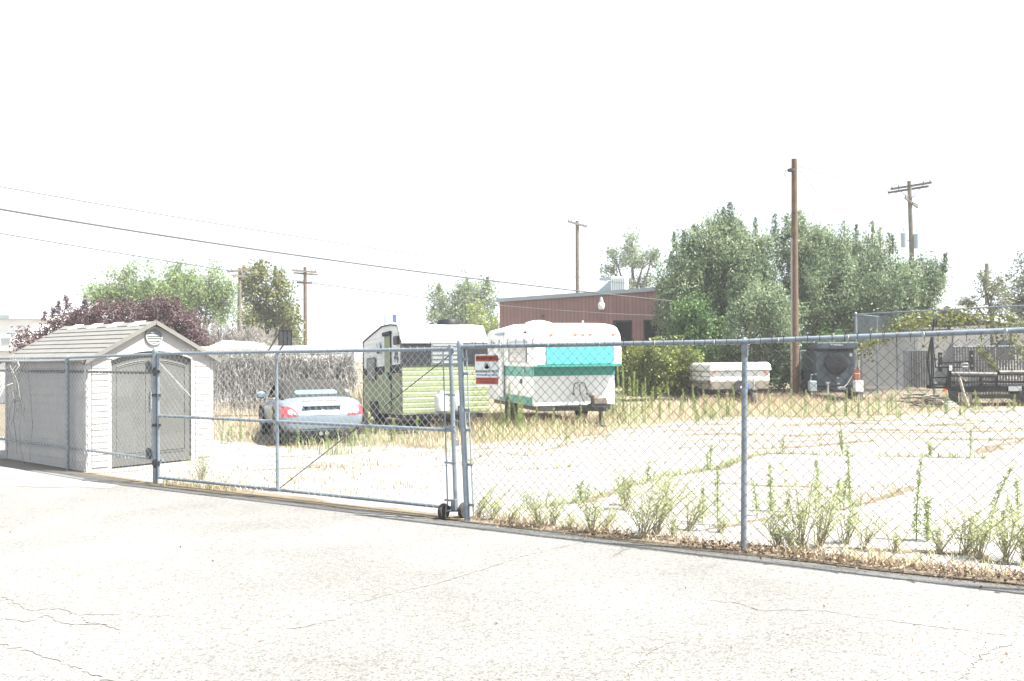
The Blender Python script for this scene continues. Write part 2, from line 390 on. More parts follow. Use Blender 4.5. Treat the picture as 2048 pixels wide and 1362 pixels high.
M['soil'] = ground_mat('dry tan soil', (0.135, 0.108, 0.076), (0.20, 0.172, 0.128), True, 45, 1.6, (0.10, 0.072, 0.05), 0.5, 0.6)
M['dirt'] = ground_mat('dry field soil', (0.19, 0.15, 0.10), (0.25, 0.22, 0.16), True, 20, 0.25, (0.14, 0.14, 0.07), 0.5, 0.7)
M['tar'] = mat('grey road crack', (0.19, 0.187, 0.176), 0.9, 0, 0.3, 3)  # plain grey for the crack ribbons on the road

FL0, FLH, FP1, FP2 = G(135, 940), G(311, 968), G(935, 1042), G(1487, 1103)
fdir = (FP2 - FLH); fdir.z = 0; fdir.normalize(); fnrm = Vector((fdir.y, -fdir.x, 0))   # towards the road
if fnrm.y > 0: fnrm = -fnrm
ldir = (FLH - FL0).normalized()
FLA = FL0 - ldir * 4.2
FREND = FP2 + fdir * 5.2

def sheet(name, pts, z, m, parent=None, kind='structure'):
    o = MB().add([Vector((p[0], p[1], z)) for p in pts], [tuple(range(len(pts)))]).build(name, m, parent)
    if o.data.polygons[0].normal.z < 0: o.data.flip_normals()
    return tag(o, kind=kind) if parent is None else o
def wobble(a, b, n, amp):
    out = []
    for i in range(n):
        t = i / (n - 1); p = a.lerp(b, t); q = (b - a).normalized(); s_ = rnd.uniform(-amp, amp)
        out.append(p + Vector((-q.y, q.x, 0)) * s_)
    return out
sheet('ground', [(-900, -60), (900, -60), (900, 1500), (-900, 1500)], 0.0, M['dirt'])
edge = wobble(FLA - ldir * 30, FLH, 40, 0.02) + wobble(FLH, FREND + fdir * 25, 80, 0.02)[1:]
near = [p + fnrm * 0.16 for p in edge]
sheet('road', near + [Vector((40, -30, 0)), Vector((-40, -30, 0))], 0.004, M['asphalt'])
# lot of old concrete slabs, its far rim ragged
far_px = [(2300, 822), (2048, 816), (1900, 822), (1740, 838), (1600, 836), (1480, 832), (1330, 846), (1150, 872), (1000, 884), (860, 896), (700, 892), (560, 896), (440, 880), (330, 872), (100, 872)]
far = [G(*p) for p in far_px]
far2 = []
for a, b in zip(far[:-1], far[1:]): far2 += wobble(a, b, 9, 0.16)[:-1]
lot_edge = [p - fnrm * 0.05 for p in edge if p.x > FLA.x - 3]
sheet('lot', far2 + [Vector((-22, 22, 0))] + lot_edge, 0.004, M['concrete'])
strip = [p + fnrm * (0.15 + rnd.uniform(-.05, .05)) for p in edge if p.x > FLH.x - 0.3] + [p - fnrm * (0.16 + rnd.uniform(-.16, .16) + max(0, p.x) * 0.05) for p in reversed(edge) if p.x > FLH.x - 0.3]
sheet('soil_strip', strip, 0.008, M['soil'])
ap = [(-300, 905), (0, 934), (60, 942), (135, 950), (190, 960), (240, 972), (215, 978), (150, 974), (90, 976), (30, 972), (-300, 978)]
sheet('apron', [G(*p) for p in ap], 0.008, M['apron'])

def ribbon(mb, px, w0, jit=0.05, step=0.12, z=0.0):
    pts = [G(*p) for p in px]; path = []
    for a, b in zip(pts[:-1], pts[1:]):
        k = max(2, int((b - a).length / step)); path += [a.lerp(b, i / k) for i in range(k)]
    path.append(pts[-1]); vs = []
    for i, p in enumerate(path):
        t = (path[min(i + 1, len(path) - 1)] - path[max(i - 1, 0)]).normalized(); s_ = Vector((-t.y, t.x, 0))
        p = p + s_ * rnd.uniform(-jit, jit); ww = w0 * rnd.uniform(0.35, 1.3) * (max(.12, .75 + .75 * math.sin(i * .23 + px[0][0]) * math.sin(i * .071 + px[0][1])) * (1.5 if px[0][1] < 900 else 1) if w0 > .03 else 1) * min(1, 0.3 + 0.7 * min(i, len(path) - 1 - i) / 3)
        vs += [V3(p + s_ * ww, z), V3(p - s_ * ww, z)]
    mb.add(vs, [(2 * i, 2 * i + 1, 2 * i + 3, 2 * i + 2) for i in range(len(path) - 1)])
    return path
rc = MB()
for px, w0 in (([(0,1190),(60,1222),(120,1218),(160,1232),(240,1230)], .010), ([(0,1240),(60,1244),(90,1232),(140,1252),(190,1248),(250,1262)], .010),
               ([(0,1288),(60,1300),(120,1326),(180,1345),(240,1364)], .045), ([(160,1232),(172,1246),(240,1252)], .008), ([(290,1238),(330,1232),(380,1226)], .006),
               ([(700,1212),(760,1195),(820,1180),(890,1164),(920,1155),(1000,1128),(1050,1112),(1110,1098),(1180,1082)], .008),
               ([(560,1255),(590,1258),(640,1248),(700,1230)], .008), ([(1255,1361),(1275,1332),(1310,1300),(1360,1280)], .006),
               ([(1400,1200),(1480,1208),(1520,1222),(1640,1222),(1740,1238),(1830,1250),(1960,1266),(2048,1274)], .007),
               ([(1920,1358),(1945,1336),(1960,1316),(2000,1296),(2040,1284)], .008), ([(330,1118),(360,1108),(450,1090),(520,1080)], .004), ([(840,1340),(900,1330)], .004)):
    ribbon(rc, px, w0 * .7, 0.018, 0.035, 0.0081)
tag(rc.build('road_crack', M['tar']), kind='structure')
CR = [([(982,904),(1020,908),(1064,913)], .05), ([(700,925),(800,935),(870,936),(935,922),(985,905)], .04), ([(1094,900),(1144,886),(1223,870),(1350,862),(1490,860)], .06),
      ([(1055,1018),(1164,1004),(1279,968),(1335,954),(1443,936),(1500,913),(1536,908),(1600,908),(1663,912),(1875,915),(1980,917)], .09),
      ([(1208,1005),(1232,1009),(1256,1012)], .05), ([(1405,966),(1487,968),(1533,972),(1660,975),(1729,976)], .05),
      ([(1400,1059),(1520,1042),(1577,1032),(1672,1023),(1757,1000),(1821,972)], .08), ([(1653,1095),(1764,1103),(1938,1108),(1970,1118),(2001,1130),(2048,1133)], .07),
      ([(1957,909),(1995,893),(2048,880)], .12), ([(1500,898),(1622,893),(1730,883),(1780,877),(1979,880),(2100,876)], .10), ([(1665,864),(1800,866),(2048,862)], .14),
      ([(1400,834),(1490,832),(1620,834),(1716,830),(1812,828),(1950,842),(2048,846)], .10), ([(1940,826),(2048,820)], .3), ([(1820,850),(1960,852)], .12), ([(1340,872),(1450,868),(1600,872),(1680,868)], .16), ([(1560,852),(1700,846),(1860,852),(1960,846)], .22), ([(1250,858),(1380,850),(1480,848)], .16), ([(1500,880),(1580,884),(1650,880)], .08), ([(1700,858),(1830,862),(1990,856),(2060,858)], .14), ([(1600,838),(1760,842),(1840,838)], .16), ([(1060,880),(1140,876),(1210,866)], .10), ([(860,905),(940,900),(1010,896)], .08),
      ([(445,912),(560,913),(640,916)], .05), ([(330,962),(420,948),(560,938),(640,936)], .06), ([(330,972),(480,976),(640,990)], .05), ([(1092,992),(1112,994)], .03),
      ([(945,928),(988,928)], .02), ([(1000,940),(1100,938),(1180,930)], .02), ([(175,948),(240,945),(300,938)], .05), ([(1340,884),(1420,880),(1520,884)], .04), ([(1320,900),(1420,893),(1500,896)], .03)]
cs = MB(); crack_paths = [(ribbon(cs, px, w0, 0.06, 0.13, 0.0081), w0) for px, w0 in CR]
tag(cs.build('soil_crack', M['soil']), kind='structure')

# ---------------------------------------------------------------- chain-link fence of the right, its sign
FH = 1.95
def fence_cap(mb, p, r, z):
    mb.lathe([(r * 1.12, z - 0.03), (r * 1.12, z), (r * 0.9, z + 0.03), (r * 0.4, z + 0.05)], (p.x, p.y, 0), 'Z', 12)
PO = 0.0
rf = empty('chain_link_fence', V3(FP1, 0), 0, 'rusty brown diamond wire fence along the road carrying the warning sign', 'fence')
def rel(p, z=0.0): return Vector((p.x - FP1.x, p.y - FP1.y, z))
def lp(z): return rel(FP1, z) - fdir * (0.085 * z / FH)        # the terminal post leans towards the gate
pm = MB(); pm.tube([lp(0), lp(1.0), lp(FH)], 0.034, 14); fence_cap(pm, lp(FH), 0.034, FH)
o = pm.build('terminal_post', M['galv'], rf, True)
for z in (0.18, 0.62, 1.0, 1.22, 1.62, 1.78):
    bm_ = MB(); bm_.lathe([(0.035, -.016), (0.040, -.016), (0.040, .016), (0.035, .016)], lp(z), 'Z', 14); bm_.bar(lp(z) + fdir * .038, lp(z) + fdir * .10, 0.012, 0.03)
    bm_.build('tension_band', M['galv'], o, True)
MB().bar(lp(0.06) + fdir * .085, lp(FH - .06) + fdir * .085, 0.018, 0.008).build('tension_bar', M['galv'], rf)
for k in range(2):
    q = FP2 + fdir * 3.05 * k
    lean = Vector((0.035, 0.0, 0)) if k == 0 else Vector((0, 0, 0))
    pm = MB(); pm.tube([rel(q, 0), rel(q, 0.9) + lean * .5, rel(q, FH - 0.03) + lean], 0.027, 14)
    pm.lathe([(0.028, FH - .16), (0.032, FH - .15), (0.032, FH - .05), (0.027, FH - .04)], rel(q) + lean, 'Z', 14)
    pm.tube([rel(q, FH - .02) + lean + fnrm * .034, rel(q, FH + .012) + lean + fnrm * .02, rel(q, FH + .012) + lean - fnrm * .02, rel(q, FH - .02) + lean - fnrm * .034], 0.012, 8)
    pm.build('line_post', M['galv'], rf, True)
MB().tube([lp(FH - .03) + fdir * .03, rel(FP2, FH - 0.018), rel(FREND, FH + .115)], 0.024, 12).build('top_rail', M['galv'], rf, True)
for i in range(14):
    ties = MB()
    q = FP1 + fdir * (0.45 + i * 0.6)
    ties.lathe([(0.024, -.004), (0.028, -.002), (0.028, .002), (0.024, .004)], rel(q, FH - .022 + max(0, (q - FP1).length - 3.05) * .0255), 'X', 8)
    ties.build('rail_tie', M['alu'], rf)
chain_link('wire_mesh', rel(FP1 + fdir * .09), rel(FREND), 0.03, FH + 0.02, M['rust_wire'], rf, off=0.027, r=.0033)

# warning sign (hangs on the wire)
sc = FP1 + fdir * 0.30 + fnrm * 0.034
sw, sh = 0.285, 0.375
swc = V3(sc, 1.665) 
srz = math.atan2(fdir.y, fdir.x)
sg = empty('warning_sign', swc, srz, 'white and red WARNING neighborhood watch sign wired to the fence beside the gate', 'sign')
def rrect(w, h, r, k=5):
    out = []
    for cx, cy, a0 in ((w/2-r, h/2-r, 0), (-w/2+r, h/2-r, 90), (-w/2+r, -h/2+r, 180), (w/2-r, -h/2+r, 270)):
        for i in range(k + 1):
            a = R(a0 + 90 * i / k); out.append((cx + r * math.cos(a), cy + r * math.sin(a)))
    return out
sg.scale = (1.1, 1, .9)
pl = [Vector((x, 0, z)) for x, z in rrect(sw, sh, 0.018)]
MB().prism(pl, (0, 0.003, 0)).build('sign_panel', M['sign_white'], sg)
def flat(y): return Matrix(((1, 0, 0, 0), (0, 0, 1, y), (0, 1, 0, 0), (0, 0, 0, 1)))
b_ = MB(); b_.add([(-.133, -.0012, .172), (.133, -.0012, .172), (.133, -.0012, .100), (-.133, -.0012, .100)], [(0, 1, 2, 3)])
b_.build('red_band', M['sign_red'], sg); b_ = MB()
b_.add([(-.133, -.0012, -.092), (.133, -.0012, -.092), (.133, -.0012, -.172), (-.133, -.0012, -.172)], [(0, 1, 2, 3)])
b_.build('red_band', M['sign_red'], sg)
def letters(name, items, m):
    t = MB()
    for s_, size, z, sx in items:
        M4 = flat(-0.0024); M4 = Matrix.Translation((0, 0, z)) @ M4
        text_shape(t, s_, size, M4, sx)
    return t.build(name, M[m], sg)
letters('warning_lettering', [('WARNING', 0.060, 0.137, 0.92)], 'sign_dark')
letters('watch_lettering', [('NEIGHBORHOOD WATCH', 0.044, -0.020, 0.53)], 'sign_teal')
letters('program_lettering', [('PROGRAM IN FORCE', 0.029, -0.063, 0.92)], 'sign_navy')
letters('notice_lettering', [("IF I DON'T CALL THE SHERIFF", 0.024, -0.116, 0.70), ('MY NEIGHBOR WILL', 0.024, -0.148, 0.75)], 'sign_maroon')
e = MB(); k = 28; ro, ri, cz = 0.036, 0.0325, 0.046
e.add([(ro * math.cos(2*math.pi*i/k), -.0016, cz + ro * math.sin(2*math.pi*i/k)) for i in range(k)] + [(ri * math.cos(2*math.pi*i/k), -.0016, cz + ri * math.sin(2*math.pi*i/k)) for i in range(k)],
      [(i, (i+1) % k, k + (i+1) % k, k + i) for i in range(k)])
e.add([(-.026, -.0020, cz+.022), (-.022, -.0020, cz+.026), (.026, -.0020, cz-.020), (.022, -.0020, cz-.025)], [(0, 1, 2, 3)])
fig = [(-.028, -.017), (-.020, -.004), (-.008, .010), (.000, .018), (.000, .023), (.004, .025), (.012, .024), (.013, .014), (.010, .008), (.018, -.004), (.026, -.018), (.016, -.029), (0, -.034), (-.016, -.030)]
e.add([(x, -.0013, cz + z) for x, z in fig], [tuple(range(len(fig)))])
e.build('emblem', M['sign_dark'], sg)

# ---------------------------------------------------------------- the gate on wheels
GA, GB = FLH + fdir * 0.07, FP1 - fdir * 0.20
GL = (GB - GA).length
gt = empty('rolling_gate', V3(GA, 0), srz, 'wide chain link gate of galvanised pipe standing shut on two small wheels', 'gate')
zt, zm, zb = 1.89, 0.985, 0.10
MB().tube([(0, 0, zt - .015), (GL, 0, zt + .005)], 0.022, 12).build('top_rail', M['galv'], gt, True)
MB().tube([(0, 0, zm), (GL, 0, zm)], 0.021, 12).build('middle_rail', M['galv'], gt, True)
MB().tube([(0, 0, zb), (GL, 0, zb + .015)], 0.021, 12).build('bottom_rail', M['galv'], gt, True)
xm = GL * 0.462
x_mid = xm
MB().tube([(x_mid, 0, zb), (x_mid - .01, 0, zt)], 0.021, 12).build('middle_upright', M['galv'], gt, True)
MB().tube([(GL, 0, 0.10), (GL - 0.06, 0, zt + .05)], 0.025, 12).build('end_upright', M['galv'], gt, True)
MB().tube([(0, 0, zb - .02), (0, 0, zt)], 0.02, 12).build('hinge_upright', M['galv'], gt, True)
MB().bar((GL - .10, -.02, zb), (GL - .15, -.02, zt), 0.018, 0.008).build('tension_bar', M['galv'], gt)
for z in (0.2, 0.62, 1.02, 1.38, 1.72): MB().bar((GL - .14, -.026, z), (GL + .02, -.026, z), 0.008, 0.022).build('tension_band', M['galv'], gt)
MB().tube([(GL - .02, 0.006, zt - .03), (x_mid + .02, 0.006, zb + .02)], 0.0065, 6).build('brace_rod', M['iron'], gt)
MB().tube([(0.02, 0.006, zt - .14), (x_mid - .05, 0.006, zb + .02)], 0.0065, 6).build('brace_rod', M['alu'], gt)
chain_link('wire_mesh', Vector((0.03, 0, 0)), Vector((GL - .1, 0, 0)), 0.07, zt + .012, M['galv_wire'], gt, off=0.026, barbs=True, seed=5)
for sx in (-1, 1):
    wheel(gt, (GL + sx * 0.055 + .01 - 0.05 * (sx < 0), -0.10 if sx < 0 else 0.06, 0.088), 0.088, 0.05, 'X', 0.66, 'rust')
MB().tube([(GL - .12, -.10, .088), (GL + .09, 0.06, .088)], 0.012, 8).bar((GL, -.03, .10), (GL, -.03, .22), 0.06, 0.05).build('axle_bracket', M['galv'], gt)
for z in (1.62, 0.30):
    hg = MB(); hg.bar((-.09, -.03, z), (.06, -.03, z), .03, .05); hg.tube([(-.05, -.03, z - .06), (-.05, -.03, z + .06)], .018, 8)
    hg.build('hinge', M['iron'], gt)
MB().bar((GL + .01, -.03, 0.93 + .16), (GL + .19, -.03, 0.93 + .16), .02, .012).build('latch_fork', M['galv'], gt)
pk = empty('padlock', V3(GB + fdir * .10 + fnrm * .055, 0.86), srz, 'small silver padlock hanging from the gate latch', 'padlock')
MB().box((0, 0, 0), (.05, .022, .07)).build('lock_body', M['chrome'], pk, bevel=.004)
MB().tube([(-.017, 0, .03), (-.018, 0, .10), (0, 0, .125), (.018, 0, .10), (.017, 0, .03)], .005, 8).build('shackle', M['chrome'], pk, True)

# ---------------------------------------------------------------- fence to the left, with the sliding gate leaf behind it
lf = empty('chain_link_fence', V3(FLH, 0), 0, 'galvanised chain link fence with short top rail in front of the shed', 'fence')
def rl(p, z=0.0): return Vector((p.x - FLH.x, p.y - FLH.y, z))
ln_ = Vector((ldir.y, -ldir.x, 0)); ln_ = ln_ if ln_.y < 0 else -ln_
pm = MB(); pm.tube([rl(FLH, 0), rl(FLH, 1.93)], 0.038, 14); fence_cap(pm, rl(FLH), 0.038, 1.92); gp = pm.build('gate_post', M['galv'], lf, True)
for z in (1.62, 1.28, 0.85, 0.32):
    bm_ = MB(); bm_.lathe([(0.044, z - .02), (0.05, z - .02), (0.05, z + .02), (0.044, z + .02)], rl(FLH), 'Z', 14); bm_.box(rl(FLH, z) + fdir * .08 , (.08, .03, .04), rz=srz)
    bm_.build('hinge_band', M['iron'], gp, True)
for q in (FL0, FLA):
    pm = MB(); pm.tube([rl(q, 0), rl(q, 1.83)], 0.031, 12); fence_cap(pm, rl(q), 0.031, 1.82); pm.build('line_post', M['galv'], lf, True)
MB().tube([rl(FLA, 1.82), rl(FL0, 1.83), rl(FLH, 1.87)], 0.021, 12).build('top_rail', M['galv'], lf, True)
chain_link('wire_mesh', rl(FLA), rl(FLH), 0.03, 1.855, M['galv_wire'], lf, off=0.024, barbs=False, seed=9)

SL = (FLH - FLA).length - 0.13
srz2 = math.atan2(ldir.y, ldir.x)
sgx = empty('sliding_gate', V3(FLA - ln_ * 0.075, 0), srz2, 'low sliding gate leaf with guide rollers parked behind the fence by the shed', 'gate')
MB().tube([(0, 0, 1.60), (SL, 0, 1.60)], .021, 10).build('top_rail', M['iron'], sgx, True)
MB().tube([(0, 0, 0.36), (SL + .2, 0, 0.34)], .021, 10).build('bottom_rail', M['galv'], sgx, True)
MB().tube([(SL, 0, 0.10), (SL, 0, 1.95)], .021, 10).build('end_upright', M['galv'], sgx, True)
chain_link('wire_mesh', Vector((0, 0, 0)), Vector((SL, 0, 0)), 0.30, 1.60, M['galv_wire'], sgx, off=0.02, barbs=False, seed=12)
for z in (1.69, 0.42):
    g = MB(); g.lathe([(.02, -.03), (.085, -.028), (.07, 0), (.085, .028), (.02, .03)], (SL - .14, 0, z), 'Y', 18); g.bar((SL - .14, -.04, z), (SL, -.04, z), .012, .04)
    g.build('guide_roller', M['iron'], sgx, True)
ch = MB()
for i in range(22):
    z = 1.45 - i * 0.04; ch.lathe([(.009, -.006), (.016, -.006), (.016, .006), (.009, .006)], (SL + .03 + .008 * math.sin(i), -.03, z), 'X' if i % 2 else 'Y', 8)
ch.build('chain', M['iron'], sgx)

# ---------------------------------------------------------------- resin shed
SA, SB = G(175, 944), G(427, 917.5)
sd = (SB - SA); SWD = sd.length; sang = math.atan2(sd.y, sd.x)
SLN = 3.25; SWH = 1.80; SRG = 2.42
sh_ = empty('garden_shed', SA, sang, 'beige resin garden shed with arched grey double doors and gable roof', 'shed')
def siding(mb, x0, x1, z0, z1, y, pitch, dep, axis='x'):
    n = int(round((z1 - z0) / pitch)); p = (z1 - z0) / n; poly = []
    prof = [(0, z0)]
    for i in range(n): prof += [(-dep, z0 + i * p + .001), (-dep * 0.1, z0 + (i + 1) * p - .001)]
    prof += [(0.02, z1), (0.02, z0)]
    if axis == 'x': mb.prism([(x0, y + d, z) for d, z in prof], (x1 - x0, 0, 0))
    else: mb.prism([(y + d, x0, z) for d, z in prof], (0, x1 - x0, 0))
d0, d1 = SWD * 0.178, SWD * 0.812
for x0, x1 in ((0, d0), (d1, SWD)):
    fp = MB(); fp.box(((x0 + x1) / 2, 0.03, SWH / 2), (x1 - x0, 0.04, SWH))
    siding(fp, x0 + .075, x1 - .06, 0.06, SWH - .04, 0.004, 0.1025, 0.013)
    fp.build('front_panel', M['resin'], sh_)
sw_ = MB(); siding(sw_, 0.0, SLN, 0.0, SWH, 0.012, 0.15, 0.022, 'y')
for yy in (0.04, SLN - .04): sw_.box((-.004, yy, SWH / 2), (.03, .06, SWH))
sw_.box((SWD - .02, SLN / 2, SWH / 2), (.04, SLN, SWH)); sw_.box((SWD / 2, SLN - .02, SWH / 2), (SWD, .04, SWH))
sw_.build('side_wall', M['resin'], sh_)
# gable over an arched door head
dc = (d0 + d1) / 2; arch = lambda x: 1.78 + 0.145 * (1 - ((x - dc) / ((d1 - d0) / 2)) ** 2)
xs = [d0 + (d1 - d0) * i / 14 for i in range(15)]
pts = [(0, SWH)] + [(d0, SWH)] + [(x, max(arch(x), SWH if x in (xs[0], xs[-1]) else 0)) for x in xs[1:-1]] + [(d1, SWH), (SWD, SWH), (SWD / 2, SRG - .03)]
gb = MB(); gb.prism([(x, 0.0, z) for x, z in pts], (0, .04, 0)); gb.build('gable', M['resin'], sh_)
rim = MB(); rim.tube([(x, -.012, arch(x) + .012) for x in xs], .014, 6); rim.build('door_arch', M['resin'], sh_, True)
vt = MB(); vt.lathe([(.13, -.002), (.13, -.032), (.155, -.032), (.155, .005), (.13, .005)], (SWD / 2, 0, SRG - .24), 'Y', 24)
vo = vt.build('vent', M['vent'], sh_, True)
lv = MB()
for i in range(6):
    z = -.105 + i * .042; hw = math.sqrt(max(.128 ** 2 - z * z, .001)); lv.prism([(SWD / 2 - hw, -.004, SRG - .24 + z - .012), (SWD / 2 - hw, -.024, SRG - .24 + z - .012), (SWD / 2 - hw, -.004, SRG - .24 + z + .018)], (2 * hw, 0, 0))
lv.build('louver', M['vent'], vo)
# doors
for k, (a, b) in enumerate(((d0 + .005, dc - .004), (dc + .004, d1 - .005))):
    xx = [a + (b - a) * i / 8 for i in range(9)]
    poly = [(a, .045, .03)] + [(b, .045, .03)] + [(x, .045, arch(x) - .012) for x in reversed(xx)]
    dm = MB(); dm.prism(poly, (0, .03, 0)); dr = dm.build('door', M['taupe'], sh_)
    pn = MB()
    for zz0, top in ((.16, None),):
        ia, ib = a + .10, b - .10
        pn.bar((ia, .042, .20), (ib, .042, .20), .012, .014); pn.bar((ia, .042, .24), (ib, .042, .24), .012, .010)
        pn.bar((ia, .042, .24), (ia, .042, arch(ia) - .16), .012, .014); pn.bar((ib, .042, .24), (ib, .042, arch(ib) - .16), .012, .014)
        q = [(ia + (ib - ia) * i / 8) for i in range(9)]
        pn.tube([(x, .042, arch(x) - .15) for x in q], .010, 5); pn.tube([(x, .042, arch(x) - .18) for x in q], .007, 5)
        for i in range(9): pn.bar((q[i], .040, arch(q[i]) - .18), (q[i], .040, arch(q[i]) - .15), .012, .006)
    pn.build('door_moulding', M['taupe'], dr)
MB().bar((dc - .03, .02, .95), (dc - .03, .02, 1.25), .02, .03).build('door_handle', M['vent'], sh_, bevel=.004)
# roof of stepped tile courses
ov, rk = 0.10, 0.075
rfm = MB()
for side in (-1, 1):
    ex = -ov if side < 0 else SWD + ov; ez = SWH - .055
    N = 9
    for i in range(N):
        t0, t1 = i / N, (i + 1) / N
        xa, za = ex + (SWD / 2 - ex) * t0, ez + (SRG - ez) * t0; xb, zb_ = ex + (SWD / 2 - ex) * t1, ez + (SRG - ez) * t1
        rfm.prism([(xa, -rk, za + .002), (xa, -rk, za + .026), (xb, -rk, zb_ + .012), (xb, -rk, zb_ - .012)], (0, SLN + 2 * rk, 0))
ro_ = rfm.build('roof', M['roofing'], sh_)
for side in (-1, 1):
    ex = -ov - .01 if side < 0 else SWD + ov + .01
    rk_ = MB(); rk_.bar((ex, -rk - .012, SWH - .065), (SWD / 2, -rk - .012, SRG - .005), .024, .065)
    rk_.build('rake_trim', M['roofing'], ro_); rk_ = MB(); rk_.bar((ex, SLN + rk + .012, SWH - .065), (SWD / 2, SLN + rk + .012, SRG - .005), .024, .065)
    rk_.build('rake_trim', M['roofing'], ro_)
for i in range(4):
    skp = MB()
    y0 = 0.25 + i * 0.78
    skp.prism([(SWD / 2 - .155, y0, SRG - .068), (SWD / 2, y0, SRG + .02), (SWD / 2, y0 + .36, SRG + .02), (SWD / 2 - .155, y0 + .36, SRG - .068)], (0, 0, .01))
    skp.build('ridge_panel', M['skylight'], ro_)
# ---------------------------------------------------------------- silver blue roadster
car_c = (G(575, 886) + G(712, 879)) / 2
car_c = car_c + Vector((-.12, 0, 0))
car = empty('roadster', V3(car_c, 0), R(22), 'silver blue roadster with dark soft top parked nose away behind the gate', 'car')
ST = [(-.82, .30, .52, .66, .40, .72, .50, .70, .58, .60, .62, .63), (-.76, .24, .58, .76, .34, .82, .50, .82, .62, .70, .67, .68), (-.70, .22, .62, .79, .34, .845, .54, .83, .72, .70, .80, .81),
      (-.62, .20, .64, .81, .34, .86, .56, .845, .79, .70, .925, .935), (-.50, .19, .66, .82, .34, .872, .58, .85, .83, .70, .955, .96), (0, .18, .68, .82, .34, .885, .62, .855, .86, .68, .955, .965),
      (.5, .17, .68, .80, .32, .87, .60, .835, .84, .68, .925, .93), (1.3, .17, .68, .78, .30, .85, .58, .81, .80, .66, .89, .90), (2.0, .17, .68, .80, .30, .865, .58, .82, .78, .62, .85, .87),
      (2.6, .17, .66, .80, .30, .865, .56, .80, .72, .56, .79, .82), (3.0, .20, .6, .74, .32, .79, .50, .74, .62, .5, .68, .70), (3.24, .26, .45, .58, .36, .62, .45, .58, .52, .4, .56, .58)]
secs = []
for y, zb, xb, xs_, zs, xm, zm_, xh, zh, xd, zd, zc in ST:
    half = [(xb, zb), (xs_, zs), (xm, zm_), (xh, zh), (xd, zd)]
    secs.append([Vector((0, y, zb))] + [Vector((x, y, z)) for x, z in half] + [Vector((0, y, zc))] + [Vector((-x, y, z)) for x, z in reversed(half)])
body = MB().loft(secs).build('body', M['silverblue'], car)
for p in body.data.polygons: p.use_smooth = True
sub = body.modifiers.new('sub', 'SUBSURF'); sub.levels = 2; sub.render_levels = 2
def bvh_of(o):
    bpy.context.view_layer.update(); dg = bpy.context.evaluated_depsgraph_get()
    ev = o.evaluated_get(dg); me = ev.to_mesh()
    b = BVHTree.FromPolygons([v.co.copy() for v in me.vertices], [tuple(p.vertices) for p in me.polygons]); ev.to_mesh_clear(); return b
bb = bvh_of(body)
def decal(mb, poly, off, bv=bb, y0=-2.5):     # polygon in x,z laid on the rear surface with a little thickness
    cx = sum(p[0] for p in poly) / len(poly); cz = sum(p[1] for p in poly) / len(poly)
    rings = []
    for s_ in (1.0, 0.66, 0.33):
        rg = []
        dense = []
        for i in range(len(poly)):
            a, b = poly[i], poly[(i + 1) % len(poly)]
            dense += [(a[0] + (b[0] - a[0]) * t, a[1] + (b[1] - a[1]) * t) for t in (0, .34, .67)]
        for x, z in dense:
            x, z = cx + (x - cx) * s_, cz + (z - cz) * s_
            h = bv.ray_cast(Vector((x, y0, z)), Vector((0, 1, 0)))
            p = h[0] if h[0] else Vector((x, -.6, z))
            rg.append(p + (h[1] if h[1] and h[1].y < 0 else Vector((0, -1, 0))) * off)
        rings.append(rg)
    h = bv.ray_cast(Vector((cx, y0, cz)), Vector((0, 1, 0))); c0 = (h[0] if h[0] else Vector((cx, -.6, cz))) + Vector((0, -off, 0))
    n = len(rings[0]); base = [p + Vector((0, .02, 0)) for p in rings[0]]
    vs = base + rings[0] + rings[1] + rings[2] + [c0]
    fs = [(k * n + i, k * n + (i + 1) % n, (k + 1) * n + (i + 1) % n, (k + 1) * n + i) for k in range(3) for i in range(n)]
    fs += [(3 * n + i, 3 * n + (i + 1) % n, 4 * n) for i in range(n)]
    mb.add(vs, fs)
for s_ in (-1, 1):
    q = MB(); decal(q, [(s_ * x, z) for x, z in ((.83, .79), (.72, .79), (.61, .755), (.54, .69), (.49, .60), (.815, .595))], .012)
    tl = q.build('taillight', M['redlens'], car, True)
    q = MB(); decal(q, [(s_ * .655 + .055 * math.cos(R(a)), .675 + .055 * math.sin(R(a))) for a in range(0, 360, 45)], .018)
    decal(q, [(s_ * .585, .70), (s_ * .56, .64), (s_ * .53, .625), (s_ * .585, .63)], .018)
    q.build('reverse_lens', M['clearlens'], tl, True)
q = MB(); decal(q, [(-.36, .765), (.36, .765), (.34, .60), (-.34, .60)], .005); pr = q.build('plate_recess', M['silverblue'], car, True)
q = MB(); q.prism([(-.39, -.795, .785), (.39, -.795, .785), (.39, -.70, .80), (-.39, -.70, .80)], (0, 0, .012)); q.build('shade_lip', M['silverblue'], pr, bevel=.004)  # overhang added to throw shade on the flat plate panel
q = MB(); decal(q, [(-.37, .778), (.37, .778), (.37, .764), (-.37, .764)], .012); decal(q, [(.345, .765), (.365, .765), (.35, .62), (.33, .62)], .010); decal(q, [(-.345, .765), (-.365, .765), (-.36, .70), (-.34, .70)], .010); q.build('recess_shade', M['stripe'], pr, True)  # charcoal strips painted as the shadow line around the plate panel
q = MB(); decal(q, [(-.04, .715), (.04, .715), (.03, .695), (-.03, .695)], .009); q.build('badge', M['alu'], pr)
q = MB(); decal(q, [(-.40, .893), (.02, .893), (.02, .882), (-.40, .882)], .006); decal(q, [(.08, .893), (.38, .893), (.38, .882), (.08, .882)], .006); q.build('brake_light', M['rust'], car)
q = MB(); q.box((0, -.755, .235), (.92, .10, .15)); q.box((0, -.70, .16), (1.3, .1, .1)); q.build('diffuser', M['black'], car, bevel=.02)
for s_ in (-1, 1): MB().lathe([(.03, -.06), (.042, -.06), (.042, .1), (.03, .1)], (s_ * .06, -.80, .235), 'Y', 14).build('exhaust_pipe', M['chrome'], car, True)
